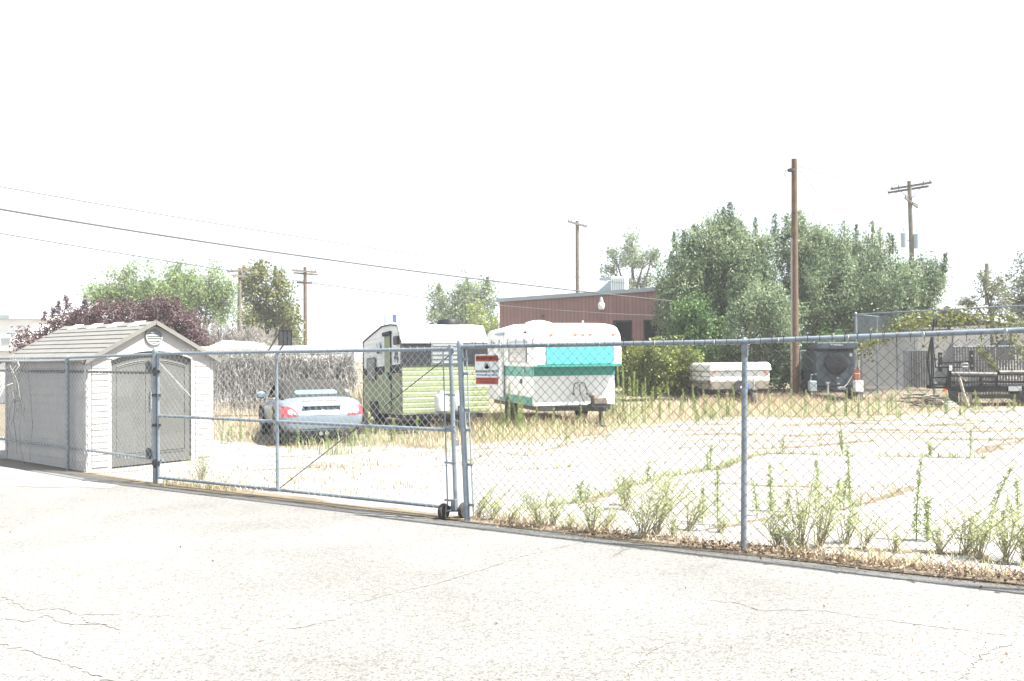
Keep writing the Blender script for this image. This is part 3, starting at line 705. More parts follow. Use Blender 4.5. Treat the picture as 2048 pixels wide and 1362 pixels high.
q = MB(); decal(q, [(-.70, .335), (.70, .335), (.70, .325), (-.70, .325)], .004); q.build('bumper_seam', M['stripe'], car)
TP = [(-.20, .74, .925, .64, .945), (-.02, .745, .925, .62, 1.00), (.25, .74, .925, .60, 1.10), (.6, .72, .92, .575, 1.215), (.95, .70, .91, .56, 1.255), (1.35, .69, .90, .55, 1.262), (1.66, .68, .89, .55, 1.225)]
ts = []
for y, xb, zb, xt, zt_ in TP:
    hf = [(xb, zb), (xb - .02, zb + (zt_ - zb) * .45), (xt + .04, zt_ - .035), (xt - .07, zt_ + .004), (xt * .45, zt_ + .02)]
    ts.append([Vector((x, y, z)) for x, z in hf] + [Vector((0, y, zt_ + .024))] + [Vector((-x, y, z)) for x, z in reversed(hf)])
stp = MB().loft(ts).build('soft_top', M['softtop'], car, True, angle=60)
tb_ = bvh_of(stp)
q = MB(); decal(q, [(-.46, 1.045), (-.40, 1.085), (.40, 1.085), (.46, 1.045), (.42, 1.00), (-.42, 1.00)], .007, tb_); q.build('rear_window', M['carglass'], stp, True)
for s_ in (-1, 1):
    MB().prism([(s_ * .735, .35, .96), (s_ * .715, 1.60, .93), (s_ * .60, 1.45, 1.19), (s_ * .625, .72, 1.18)], (s_ * .006, 0, 0)).build('side_window', M['darkglass'], car)
    q = MB(); q.lathe([(.0, -.11), (.06, -.09), (.085, -.02), (.085, .04), (.05, .09), (0, .11)], (s_ * .96, 1.62, .945), 'X', 12); q.bar((s_ * .80, 1.66, .90), (s_ * .92, 1.64, .93), .05, .03)
    mo = q.build('mirror', M['silverblue'], car, True); mo.scale = (1, 1, 1)
    MB().box((s_ * .955, 1.545, .945), (.15, .012, .09)).build('mirror_glass', M['carglass'], mo, bevel=.004)
MB().prism([(-.66, 1.68, 1.22), (.66, 1.68, 1.22), (.74, 2.2, .86), (-.74, 2.2, .86)], (0, .01, .005)).build('windscreen', M['darkglass'], car)
for s_ in (-1, 1):
    for y in (0, 2.4):
        wheel(car, (s_ * .765, y, .315), .315, .215, 'X', .72, 'alu')
        MB().tube([(s_ * .862, y + .355 * math.cos(R(a)), .315 + .355 * math.sin(R(a))) for a in range(-10, 191, 12)], .022, 6).build('wheel_arch', M['stripe'], car, True)
MB().tube([(-.62, -.25, .95), (-.64, -.45, 1.06)], .004, 5).build('antenna', M['black'], car)
MB().lathe([(.055, -.02), (.06, 0), (.055, .02)], (-.872, .25, .72), 'X', 14).build('fuel_cap', M['stripe'], car, True)

# ---------------------------------------------------------------- camping trailers: local x across (from the viewer's left), y to the rear, front face at y = 0
def sided(prof, x, th):                   # closed outline in y,z as a thin slab across x
    return [Vector((x, y, z)) for y, z in prof], (th, 0, 0)
A0 = G(804, 846); A0 = Vector((-2.50, 20.7, 0))
ta = empty('camping_trailer', A0, R(20.7), 'old green and white camping trailer with wide dark front window and propane tanks', 'trailer', rx=R(-2.2))
AW, AL = 2.09, 4.3
z0 = 0.45
profA = [(0, z0), (0, z0 + 1.70), (.30, z0 + 2.06), (1.0, z0 + 2.13), (1.95, z0 + 2.15), (3.1, z0 + 2.03), (AL, z0 + 1.88), (AL, z0)]
hb = MB(); hb.prism([(0, y, z) for y, z in profA], (AW, 0, 0)); ha = hb.build('body', M['white_side'], ta, bevel=.02)
def groove_panel(name, m, parent, poly_fn, n): ...
lowp = MB(); lowp.prism([(-.012, .02, z0 + .02), (-.012, .02, z0 + .96), (-.012, AL - .02, z0 + .96), (-.012, AL - .02, z0 + .02)], (.012, 0, 0))
lowp.build('green_side', M['greenpaint'], ha)
stp_ = MB(); stp_.prism([(-.014, .02, z0 + .962), (-.014, .02, z0 + 1.16), (-.014, AL - .02, z0 + 1.16), (-.014, AL - .02, z0 + .962)], (.014, 0, 0)); stp_.build('side_stripe', M['stripe'], ha)
sdg = MB()
for i in range(8): sdg.bar((-.006, .05, z0 + 1.26 + i * .105), (-.006, min(AL - .05, AL - .05), z0 + 1.26 + i * .105), .012, .010) if i < 7 else None
sdg.build('siding', M['white_side'], ha)
# ribbed lower front: fluted siding
rb = MB(); prof = []; n = 9; hgt = 1.10
for i in range(n):
    zz = z0 + .02 + i * hgt / n; prof += [(-.008, zz), (-.014, zz + hgt / n * .2), (-.017, zz + hgt / n * .8), (-.008, zz + hgt / n * .97)]
rb.prism([(.01, y, z) for y, z in prof + [(.0, z0 + .02 + hgt), (.0, z0 + .02)]], (AW - .02, 0, 0)); rb.build('ribbed_front', M['greenpaint'], ha)
fwz0, fwz1 = z0 + 1.13, z0 + 1.62
for a, b in ((.01, .70), (1.40, AW - .01)): wo = MB().box(((a + b) / 2, -.006, (fwz0 + fwz1) / 2), (b - a, .02, fwz1 - fwz0)).build('front_window', M['stripe'], ha)
MB().box((1.05, -.012, (fwz0 + fwz1) / 2), (.66, .03, fwz1 - fwz0 - .02)).build('louvred_pane', M['greyglass'], wo)
lf_ = MB()
for i in range(5): lf_.bar((.74, -.036, fwz0 + .05 + i * .1), (1.36, -.036, fwz0 + .05 + i * .1), .02, .018)
lf_.build('louver_bar', M['alu'], wo)
gd = MB(); gd.tube([(.66, -.05, fwz1 + .02), (.70, -.12, fwz1 + .06), (1.62, -.12, fwz1 + .06), (1.70, -.05, fwz1 + .02)], .010, 6); gd.bar((0.01, -.02, fwz1 + .015), (AW - .01, -.02, fwz1 + .015), .02, .02); gd.bar((.01, -.02, fwz0 - .015), (AW - .01, -.02, fwz0 - .015), .02, .02)
gd.build('window_trim', M['iron'], wo)
# door, porch lamp, side windows on the viewer's left flank
dy0, dy1 = .98, 1.62
MB().box((-.022, (dy0 + dy1) / 2, z0 + .98), (.02, dy1 - dy0, 1.80)).build('door', M['greenpaint'], ta, bevel=.01)
MB().bar((-.034, dy0 - .05, z0 + 1.93), (-.05, dy1 + .05, z0 + 1.93), .05, .09).build('drip_cap', M['stripe'], ta)
dtr = MB(); dtr.bar((-.03, dy0 - .01, z0 + .1), (-.03, dy0 - .01, z0 + 1.88), .02, .015); dtr.bar((-.028, dy0 + .05, z0 + .80), (-.06, dy0 + .05, z0 + 1.0), .05, .08); dtr.build('door_handle', M['iron'], ta)
MB().lathe([(.0, -.05), (.13, -.05), (.15, 0), (.12, .04), (0, .05)], (-.06, 2.15, z0 + 1.62), 'X', 16).build('porch_lamp', M['chrome'], ta, True)
MB().box((-.03, 3.15, z0 + 1.12), (.04, .95, .52)).build('side_window', M['greyglass'], ta, bevel=.01)
fr = MB()
for y in (2.66, 3.64): fr.bar((-.045, y, z0 + .85), (-.045, y, z0 + 1.4), .02, .03)
for z in (.85, 1.4): fr.bar((-.045, 2.66, z0 + z), (-.045, 3.64, z0 + z), .02, .03)
fr.build('window_frame', M['iron'], ta)
MB().box((-.045, .30, z0 + 1.72), (.07, .36, .20)).build('vent_cover', M['iron'], ta, bevel=.01)
tr = MB()
for (ya, za), (yb, zb2) in zip(profA[1:-2], profA[2:-1]): tr.bar((-.012, ya, za), (-.012, yb, zb2), .03, .035)
tr.bar((-.012, 0, z0), (-.012, 0, z0 + 1.70), .03, .03); tr.bar((-.012, AL, z0), (-.012, AL, z0 + 1.88), .03, .03); tr.build('edge_trim', M['iron'], ta)
dg_ = MB(); dg_.prism([(-.004, .25, z0 + 1.25), (-.004, .35, z0 + 1.45), (-.004, .50, z0 + 1.52), (-.004, .72, z0 + 1.34), (-.004, .62, z0 + 1.22), (-.004, .50, z0 + 1.34), (-.004, .40, z0 + 1.20)], (-.006, 0, 0)); dg_.build('side_vent', M['iron'], ta)
for y, z in ((.18, z0 + .88), (4.12, z0 + .78)): MB().box((-.03, y, z), (.03, .09, .06)).build('marker_light', M['orange'], ta, bevel=.005)
MB().lathe([(.30, 0), (.30, .05), (.26, .14), (.22, .16), (0, .17)], (1.50, 1.2, z0 + 2.12), 'Z', 20).build('roof_vent', M['black'], ta, True)
for y in (2.85,):
    for x in (.10, AW - .10):
        wheel(ta, (x, y, .30), .33, .20, 'X', .6, 'stripe')
wf = MB(); wf.box((-.03, 2.85, z0 + .10), (.06, .85, .42)); wf.build('wheel_arch', M['black'], ta, bevel=.05)
fr2 = MB(); fr2.box((AW / 2, 2.1, z0 - .06), (AW - .3, 4.1, .10)); fr2.bar((.35, 0, z0 - .04), (AW / 2, -1.05, z0 - .04), .06, .10); fr2.bar((AW - .35, 0, z0 - .04), (AW / 2, -1.05, z0 - .04), .06, .10); fr2.box((AW / 2, -.35, z0 + .0), (.95, .34, .04))
fr2.bar((AW / 2, -1.0, .05), (AW / 2, -1.0, z0 + .2), .06, .06)
fr2.build('chassis', M['iron'], ta)
for x in (.82, 1.22):
    t = MB(); t.lathe([(0, .0), (.10, .0), (.155, .05), (.16, .10), (.16, .34), (.145, .40), (.08, .44), (.0, .445)], (x, -.36, z0 + .03), 'Z', 20)
    t.lathe([(.09, .44), (.095, .44), (.095, .50), (.085, .50)], (x, -.36, z0 + .03), 'Z', 16)
    p = t.build('propane_tank', M['white'], ta, True)
    MB().lathe([(0, .44), (.025, .44), (.025, .50), (0, .50)], (x, -.36, z0 + .03), 'Z', 8).build('valve', M['iron'], p)

B0 = Vector((.50, 22.7, 0))
tb2 = empty('camping_trailer', B0, R(16), 'white camping trailer with teal band and bright aqua panel across its front bunk', 'trailer')
BW, BL = 2.26, 4.6; z0 = .50
bodyB = MB(); bodyB.prism([(.03, y, z) for y, z in [(0, z0), (0, z0 + 1.02), (BL, z0 + 1.02), (BL, z0)]], (BW - .09, 0, 0)); hbB = bodyB.build('body', M['white_side'], tb2, bevel=.015)
pu = []
for y, z in [(-.30, z0 + 1.0), (-.30, z0 + 1.62), (-.22, z0 + 1.86), (-.02, z0 + 2.04), (.4, z0 + 2.09), (2.2, z0 + 2.12), (BL - .3, z0 + 2.02), (BL, z0 + 1.8), (BL, z0 + 1.0)]: pu.append((0, y, z))
ub = MB()
ins = [(-.012, 0), (0, .03), (BW, .03), (BW + .012, 0)]
yc = [p[1] for p in pu]; 
def ring(x, s_): return [Vector((x, 2.1 + (p[1] - 2.1) * (1 - .012 * s_), (z0 + 1.0) + (p[2] - z0 - 1.0) * (1 - .085 * s_))) for p in pu]
ub.loft([ring(0.0, 1.0), ring(.06, .45), ring(.16, .12), ring(.34, 0), ring(BW - .34, 0), ring(BW - .16, .12), ring(BW - .05, .45), ring(BW + .02, 1.0)])
uo = ub.build('upper_body', M['white_side'], tb2, True, angle=28)
q = MB(); q.prism([(.30 + x, -.306, z0 + 1.32 + z) for x, z in [(BW / 2 - .26 + a, b) for a, b in rrect(BW - .46, .54, .07)]], (0, -.016, 0)); q.build('aqua_panel', M['aqua'], tb2, bevel=.006)
q = MB(); q.bar((.03, -.302, z0 + 1.015), (BW + .0, -.302, z0 + 1.015), .03, .06); q.build('drip_edge', M['teal'], tb2)
q = MB(); q.box((BW / 2 - .01, -.006, z0 + .88), (BW - .085, .014, .25)); q.prism([(.024, .02, z0 + .74), (.024, BL - .02, z0 + .70), (.024, BL - .02, z0 + .97), (.024, .02, z0 + .985)], (-.012, 0, 0)); q.build('teal_band', M['teal'], tb2)
q = MB(); q.prism([(.022, .12, z0 + .02), (.022, 3.2, z0 + .02), (.022, 3.2, z0 + .22), (.022, .12, z0 + .22)], (-.012, 0, 0)); q.build('teal_skirt', M['teal'], tb2)
sg_ = MB()
for i in range(7): sg_.bar((.028, .02, z0 + .26 + i * .066), (.028, BL - .02, z0 + .26 + i * .066), .010, .008)
for i in range(8): sg_.bar((-.002, .02, z0 + 1.12 + i * .09), (-.002, BL - .1, z0 + 1.12 + i * .088), .010, .008)
sg_.build('siding', M['white_side'], tb2)
dy0, dy1 = 2.62, 3.30
do = MB().box((-.012, (dy0 + dy1) / 2, z0 + .97), (.03, dy1 - dy0, 1.72)).build('door', M['white_side'], tb2, bevel=.01)
MB().box((-.032, (dy0 + dy1) / 2, z0 + 1.40), (.012, .42, .46)).build('door_window', M['greyglass'], do)
MB().box((-.032, (dy0 + dy1) / 2, z0 + .78), (.010, .46, .62)).build('screen_panel', M['greyglass'], do)
MB().bar((-.04, dy0 - .06, z0 + 1.87), (-.04, dy1 + .06, z0 + 1.87), .06, .05).build('drip_cap', M['paleblue'], tb2)
MB().tube([(-.06, dy0 - .10, z0 + .10), (-.06, dy0 - .10, z0 + 1.55)], .016, 6).build('grab_rail', M['alu'], tb2)
MB().lathe([(0, -.03), (.10, -.03), (.12, 0), (.09, .03), (0, .035)], (-.04, 3.75, z0 + 1.56), 'X', 14).build('porch_lamp', M['alu'], tb2, True)
wo = MB().box((-.014, 1.25, z0 + 1.32), (.03, 1.55, .40)).build('side_window', M['greyglass'], tb2)
q = MB()
for z in (1.10, 1.32, 1.53): q.bar((-.034, .46, z0 + z), (-.034, 2.04, z0 + z), .02, .03)
for y in (.46, 2.04): q.bar((-.034, y, z0 + 1.10), (-.034, y, z0 + 1.53), .02, .03)
q.build('window_frame', M['alu'], wo)
MB().bar((-.06, .42, z0 + 1.60), (-.06, 2.08, z0 + 1.60), .10, .06).build('awning_roll', M['alu'], tb2)
for i, x in enumerate((.42, 1.06, 1.26, 1.46, 2.08)): MB().box((x, -.235 if 0 else -.262, z0 + 1.79), (.09, .05, .030)).build('marker_light', M['orange'], tb2, bevel=.005)
MB().box((-.02, .55, z0 + 1.86), (.04, .12, .035)).build('marker_light', M['rust'], tb2)
MB().box((.016, 1.05, z0 + .60), (.03, .16, .12)).build('outlet_cover', M['iron'], tb2, bevel=.01)
MB().lathe([(0, -.02), (.06, -.02), (.07, 0), (.04, .03), (0, .03)], (.0, .72, z0 + .88), 'X', 10).build('side_lamp', M['cream'], tb2, True)
MB().lathe([(0, 0), (.36, 0), (.34, .04), (.12, .10), (0, .105)], (.45, .9, z0 + 2.08), 'Z', 22).build('roof_vent', M['white'], tb2, True)
MB().tube([(1.65, .8, z0 + 2.1), (1.65, .8, z0 + 2.18)], .025, 8).build('roof_pipe', M['alu'], tb2)
for x in (.10, BW - .12): wheel(tb2, (x, 2.3, .32), .33, .20, 'X', .6, 'stripe')
q = MB(); q.box((BW / 2, 2.2, z0 - .07), (BW - .35, 4.4, .12)); tip = (1.55, -.95, z0 - .05)
q.bar((.45, .2, z0 - .06), tip, .06, .11); q.bar((BW - .2, .2, z0 - .06), tip, .06, .11); q.box((1.52, -.62, z0 + .03), (.46, .30, .07)); q.build('chassis', M['iron'], tb2)
q = MB(); q.tube([(1.52, -.70, .0), (1.52, -.70, z0 - .02)], .034, 8); q.box((1.52, -.70, .02), (.22, .22, .06)); q.build('jack_post', M['iron'], tb2)
q = MB(); q.box((1.50, -.66, z0 + .14), (.34, .26, .16)); q.lathe([(0, .20), (.07, .20), (.08, .26), (.05, .32), (0, .32)], (1.34, -.62, z0 + .02), 'Z', 12); q.box((1.62, -.62, z0 + .10), (.2, .2, .08)); q.build('coupler', M['greywood'], tb2, bevel=.02)
q = MB(); q.tube([(1.25, -.03, z0 + .58), (1.10, -.05, z0 + .56), (1.06, -.08, z0 + .44), (1.05, -.10, z0 + .30)], .011, 6); q.tube([(1.25, -.03, z0 + .58), (1.36, -.06, z0 + .56), (1.40, -.10, z0 + .42), (1.41, -.12, z0 + .30)], .011, 6)
q.tube([(1.24, -.03, z0 + .56), (1.22, -.12, z0 + .30), (1.30, -.25, z0 + .05)], .010, 6); q.box((1.05, -.10, z0 + .29), (.05, .05, .04)); q.box((1.41, -.12, z0 + .29), (.05, .05, .04)); q.build('gas_hose', M['black'], tb2, True)
MB().box((1.25, -.02, z0 + .58), (.10, .05, .13)).build('regulator', M['white'], tb2, bevel=.01)

# folded pop-up camper
cf, cr = P(1421, 777, 32.5), P(1545, 776, 32.5)
C0 = P(1421, 777, 32.2)
tc_ = empty('folding_camper', Vector((C0.x, C0.y, 0)), R(9), 'low white folded camper trailer with cream base beside the long hedge', 'trailer')
CWD, CL = 2.22, 2.9; z0 = .47
q = MB(); q.loft([[Vector((.05, .02, z0)), Vector((CWD - .05, .02, z0)), Vector((CWD - .05, CL, z0)), Vector((.05, CL, z0))], [Vector((.0, -.02, z0 + .30)), Vector((CWD, -.02, z0 + .30)), Vector((CWD, CL, z0 + .30)), Vector((.0, CL, z0 + .30))]]); q.build('tub', M['cream'], tc_, bevel=.02)
MB().box((CWD / 2, CL / 2 - .01, z0 + .48), (CWD, CL, .355)).build('body', M['white_side'], tc_, bevel=.02)
q = MB(); q.loft([[Vector((-.05, -.08, z0 + .66)), Vector((CWD + .05, -.08, z0 + .66)), Vector((CWD + .05, CL + .05, z0 + .66)), Vector((-.05, CL + .05, z0 + .66))], [Vector((-.03, -.06, z0 + .86)), Vector((CWD + .03, -.06, z0 + .86)), Vector((CWD + .03, CL, z0 + .84)), Vector((-.03, CL, z0 + .84))], [Vector((.04, .04, z0 + .96)), Vector((CWD - .04, .04, z0 + .96)), Vector((CWD - .04, CL - .15, z0 + .92)), Vector((.04, CL - .15, z0 + .92))]]); q.build('lid', M['white'], tc_, bevel=.03)
q = MB()
for z in (.20, .46, .62): q.bar((-.008, .05, z0 + z), (-.008, CL - .05, z0 + z), .012, .014)
for y in (.9, 1.9): q.bar((-.008, y, z0 + .05), (-.008, y, z0 + .62), .012, .014)
q.build('side_trim', M['stripe'], tc_)
for x in (.14, CWD - .16): MB().box((x, -.035, z0 + .60), (.11, .04, .05)).build('marker_light', M['orange'], tc_, bevel=.01)
MB().box((.62, -.028, z0 + .60), (.09, .02, .06)).build('badge', M['paleblue'], tc_)
MB().box((-.02, 1.55, z0 + .50), (.05, .10, .10)).build('hand_crank', M['cream'], tc_, bevel=.01)
MB().box((-.02, .12, z0 + .30), (.05, .07, .08)).build('latch', M['rust'], tc_, bevel=.01)
q = MB(); q.box((CWD / 2, CL / 2, z0 - .05), (CWD - .4, CL - .2, .09)); q.bar((.5, 0, z0 - .02), (CWD / 2 + .05, -1.2, z0 - .02), .06, .09); q.bar((CWD - .5, 0, z0 - .02), (CWD / 2 + .05, -1.2, z0 - .02), .06, .09); q.build('chassis', M['iron'], tc_)
q = MB(); q.tube([(CWD / 2 + .02, -1.1, .12), (CWD / 2 + .02, -1.1, z0 + .42)], .04, 8); q.build('jack_post', M['alu'], tc_)
wheel(tc_, (CWD / 2 + .02, -1.1, .13), .13, .08, 'X', .6, 'iron')
wheel(tc_, (CWD / 2 - .18, -.45, .55), .26, .16, 'Y', .5, 'white')
for x in (.12, CWD - .12): wheel(tc_, (x, 1.5, .28), .29, .18, 'X', .6, 'stripe')
MB().box((.98, -.75, z0 + .12), (.16, .26, .24)).build('battery_box', M['bluesign'], tc_, bevel=.02)

# towed generator with a spare tyre on its end
D0 = P(1634, 775, 33)
tdv = empty('generator_trailer', Vector((D0.x, D0.y, 0)), R(-6), 'dark slate towed generator with a covered spare tyre on its end', 'trailer')
z0 = .50; DW = 1.40
MB().box((DW / 2, 1.2, z0 + .66), (DW, 2.4, 1.32)).build('housing', M['slate'], tdv, bevel=.07)
MB().box((DW / 2, 1.15, z0 + 1.37), (DW - .22, 2.2, .12)).build('neck', M['black'], tdv)
q = MB(); q.box((DW / 2 - .01, 1.1, z0 + 1.50), (DW + .04, 2.6, .26)); lidd = q.build('lid', M['slate'], tdv, bevel=.05)
q = MB()
for i, (x, wx) in enumerate(((.48, .07), (.56, .05), (.63, .06), (.71, .05), (.78, .06), (.86, .05))): q.box((x, -.204, z0 + 1.535 - .004 * i), (wx, .008, .055 - .012 * (i % 2)))
q.build('lettering', M['alu'], lidd)
q = MB(); q.lathe([(.0, -.10), (.20, -.11), (.34, -.10), (.385, -.02), (.385, .10)], (DW / 2 - .04, -.10, z0 + .85), 'Y', 30); q.build('spare_tyre', M['black'], tdv, True, angle=50)
q = MB(); q.lathe([(.375, -.095), (.395, -.09), (.40, -.02), (.385, .02)], (DW / 2 - .04, -.11, z0 + .85), 'Y', 30); q.build('tyre_cover_rim', M['stripe'], tdv, True)
for x0, x1 in ((.08, .28), (1.08, 1.32)): MB().box(((x0 + x1) / 2, -.006, z0 + .88), (x1 - x0, .02, .11)).build('grille', M['darkglass'], tdv)
MB().box((1.20, -.006, z0 + 1.16), (.09, .014, .11)).build('label_plate', M['white'], tdv)
for z in (.33, .12): MB().box((.73 + (.03 if z < .2 else 0), -.006, z0 + z), (.09, .014, .05)).build('data_plate', M['alu'], tdv)
MB().tube([(1.38, -.03, z0 + 1.3), (1.40, -.05, z0 + .9), (1.25, -.08, z0 + .45), (1.02, -.14, z0 + .10), (.80, -.3, z0 - .05)], .014, 6).build('hose', M['cream'], tdv, True)
q = MB(); q.box((DW / 2, 1.2, z0 - .05), (DW + .1, 2.5, .10)); q.bar((.35, 0, z0 - .1), (.70, -1.1, z0 - .1), .07, .1); q.bar((1.05, 0, z0 - .1), (.70, -1.1, z0 - .1), .07, .1); q.build('chassis', M['iron'], tdv)
MB().tube([(.30, -.35, .22), (.30, -.35, z0 + .17)], .04, 8).bar((.23, -.35, z0 + .17), (.38, -.35, z0 + .17), .05, .05).build('jack_post', M['alu'], tdv)
MB().box((.70, -.62, z0 - .02), (.26, .25, .12)).build('coupler', M['alu'], tdv, bevel=.03)
for x in (-.12, DW + .12): wheel(tdv, (x, 1.5, .33), .33, .2, 'X', .6, 'iron')
# boxes standing beside it
E1 = P(1636, 775, 31.9)
bx = empty('storage_box', Vector((E1.x - .16, E1.y, 0)), R(-4), 'pale blue box on a stand left of the dark generator', 'box')
MB().box((.0, .15, .58), (.24, .3, .36)).build('box_body', M['paleblue'], bx, bevel=.02)
q = MB(); q.tube([(-.08, .05, .40), (-.08, .05, .0)], .015, 6); q.tube([(.08, .05, .40), (.08, .05, .0)], .015, 6); q.tube([(-.08, .25, .40), (-.08, .25, .0)], .015, 6); q.tube([(.08, .25, .40), (.08, .25, .0)], .015, 6); q.build('stand', M['iron'], bx)
MB().tube([(-.06, .1, .76), (-.05, .1, .98), (.14, .1, 1.0)], .012, 6).build('handle', M['alu'], bx)
E2 = P(1719, 779, 31.9)
wbx = empty('storage_box', Vector((E2.x + .0, E2.y, 0)), R(-4), 'white utility box standing right of the dark generator', 'box')
MB().box((0, .15, .56), (.28, .3, .40)).build('box_body', M['white'], wbx, bevel=.02)
q = MB(); q.tube([(-.1, .05, .36), (-.1, .05, 0)], .015, 6); q.tube([(.1, .05, .36), (.1, .05, 0)], .015, 6); q.tube([(-.1, .25, .36), (-.1, .25, 0)], .015, 6); q.tube([(.1, .25, .36), (.1, .25, 0)], .015, 6); q.build('stand', M['iron'], wbx)
jc = empty('fuel_can', Vector((E2.x - .05, E2.y + .15, .765)), R(-4), 'orange plastic can on top of the white utility box', 'fuel can')
q = MB(); q.box((0, 0, .13), (.20, .18, .26)); q.build('can_body', M['terracotta'], jc, bevel=.03)
q = MB(); q.tube([(-.06, 0, .25), (-.05, 0, .33), (.06, 0, .34), (.08, 0, .25)], .018, 6); q.box((0, 0, .36), (.17, .14, .09)); q.build('handle', M['terracotta'], jc)

# black equipment trailer with folded ramp
te = empty('equipment_trailer', Vector((P(1870, 785, 29).x, 29.3, 0)), R(-5), 'black open equipment trailer with grey pipe rails and raised ramp', 'trailer')
z0 = .50; EL = 4.6
q = MB(); q.box((EL / 2 + .55, 0, z0 + .05), (EL, .08, .19)); q.box((EL / 2 + .55, 1.9, z0 + .06), (EL, .08, .13)); q.box((EL / 2 + .55, .95, z0 + .07), (EL - .1, 1.85, .05)); q.box((EL / 2 + .9, -.1, z0 - .18), (EL - .7, .08, .13)); q.build('deck_frame', M['black'], te)
q = MB()
for x in (.58, 1.55, 2.05, 3.1, 4.2): q.box((x, .0, z0 + .34), (.07, .07, .46))
q.build('rail_upright', M['black'], te)
q = MB(); q.tube([(.62, -.03, z0 + .53), (2.02, -.03, z0 + .50)], .085, 10); q.tube([(2.10, -.03, z0 + .56), (5.1, -.03, z0 + .56)], .085, 10); q.build('side_rail', M['pipegrey'], te, True)
q = MB(); q.tube([(.12, .05, z0 + .22), (.45, .05, z0 + .22)], .05, 8); q.tube([(.66, -.02, z0 + .27), (1.5, -.02, z0 + .27)], .045, 8); q.tube([(1.5, .1, z0 + .30), (3.0, .1, z0 + .26)], .045, 8); q.tube([(3.0, .1, z0 + .28), (5, .1, z0 + .28)], .045, 8); q.build('lower_pipe', M['pipegrey'], te, True)
MB().prism([(.42, -.06, z0 + .02), (.62, -.06, z0 + .02), (.62, -.06, z0 + .50), (.66, -.06, z0 + .80), (.56, -.06, z0 + .80), (.54, -.06, z0 + .50)], (0, .12, 0)).build('fender_post', M['black'], te, bevel=.01)
MB().box((.60, -.08, z0 + .73), (.09, .03, .16)).build('reflector', M['sign_white'], te)
q = MB(); q.tube([(.04, .1, z0 + .1), (.02, .1, z0 + .4), (-.05, .1, z0 + .95), (.02, .1, z0 + 1.4), (.10, .1, z0 + 1.75), (.18, .1, z0 + 2.3), (.26, .1, z0 + 2.3), (.24, .1, z0 + 2.12), (.14, .1, z0 + 2.10)], .032, 6)
q.tube([(.10, .1, z0 + .1), (.06, .1, z0 + 1.5)], .018, 6); q.tube([(.16, .14, z0 + .45), (.10, .14, z0 + 1.7)], .018, 6); q.tube([(.22, .14, z0 + .75), (.12, .14, z0 + 1.75)], .018, 6)
for z, x1 in ((.10, .6), (.42, .6), (.75, 1.0)): q.bar((.05 if z < .5 else .2, .1, z0 + z), (x1, .1, z0 + z), .05, .045)
q.build('ramp', M['black'], te, True)
q = MB(); q.bar((.30, .2, z0 + .88), (1.38, .2, z0 + .93), .04, .05)
for x in (.38, 1.36): q.box((x, .2, z0 + (.92 if x < 1 else .96)), (.11, .05, .62))
q.build('headache_rack', M['black'], te)
for x in (.38, 1.36):
    for z in (1.12, .80): MB().lathe([(0, -.02), (.025, -.02), (.025, .02), (0, .02)], (x, .165, z0 + z), 'Y', 8).build('lamp', M['alu'], te)
MB().tube([(.70, -.5, z0 + .45), (.80, -.6, z0 - .1), (.90, -.7, .02)], .045, 8).build('jack_post', M['cream'], te, True)
MB().box((.92, -.72, .03), (.16, .16, .05)).build('jack_foot', M['iron'], te)
q = MB(); q.tube([(.70, -.5, z0 + .42), (.62, -.5, z0 + .55), (.9, -.45, z0 + .30)], .035, 6); q.build('jack_arm', M['pipegrey'], te)
MB().box((.66, -.1, z0 - .20), (.26, .12, .36)).build('mud_flap', M['black'], te)
MB().box((.42, -.08, z0 + .02), (.08, .06, .10)).build('marker_light', M['orange'], te)
MB().box((2.55, -.115, z0 + .06), (.40, .02, .15)).build('number_plate', M['alu'], te)
for x in (3.6,): 
    for y in (-.02, 1.95): wheel(te, (x, y, .33), .33, .2, 'Y', .6, 'alu')
# a wire rack and loose scrap lying by it
wr = empty('wire_rack', Vector((P(1937, 760, 30).x, 30.2, 0)), R(-4), 'tall white wire rack leaning upright behind the black equipment trailer', 'rack')
q = MB()
for i in range(6): q.tube([(i * .055 - .14, 0, .3), (i * .055 - .14, .03, 1.28)], .008, 5)
for z in (.45, .8, 1.05, 1.25): q.tube([(-.15, 0, z), (.15, 0, z)], .009, 5)
q.tube([(-.15, 0, .02), (-.16, 0, 1.2), (-.08, 0, 1.36), (.08, 0, 1.36), (.16, 0, 1.2), (.15, 0, .02)], .013, 6); q.build('rack_wire', M['alu'], wr)
wr2 = empty('wire_rack', Vector((P(1900, 785, 28.6).x, 28.6, .12)), R(12), 'small white wire grid lying tilted below the raised ramp', 'rack', rx=R(-62))
q = MB()
for i in range(5): q.tube([(i * .09 - .18, 0, -.15), (i * .09 - .18, 0, .15)], .010, 5)
for z in (-.15, 0, .15): q.tube([(-.2, 0, z), (.2, 0, z)], .012, 5)
q.build('rack_wire', M['white'], wr2)
sp = empty('scrap_heap', Vector((P(1845, 782, 29).x, 29, 0)), 0, 'low heap of rusty pipes and weathered boards left of the ramp', 'scrap')
q = MB(); r9 = random.Random(4)
for i in range(9):
    x, y, a = r9.uniform(-.5, .5), r9.uniform(-.3, .4), r9.uniform(-.5, .5); l_ = r9.uniform(.4, .9); z = r9.uniform(.06, .34)
    q.bar((x - l_ / 2 * math.cos(a), y - l_ / 2 * math.sin(a), z), (x + l_ / 2 * math.cos(a), y + l_ / 2 * math.sin(a), z + r9.uniform(-.1, .08)), .09, .035)
q.build('board', M['greywood'], sp)
q = MB()
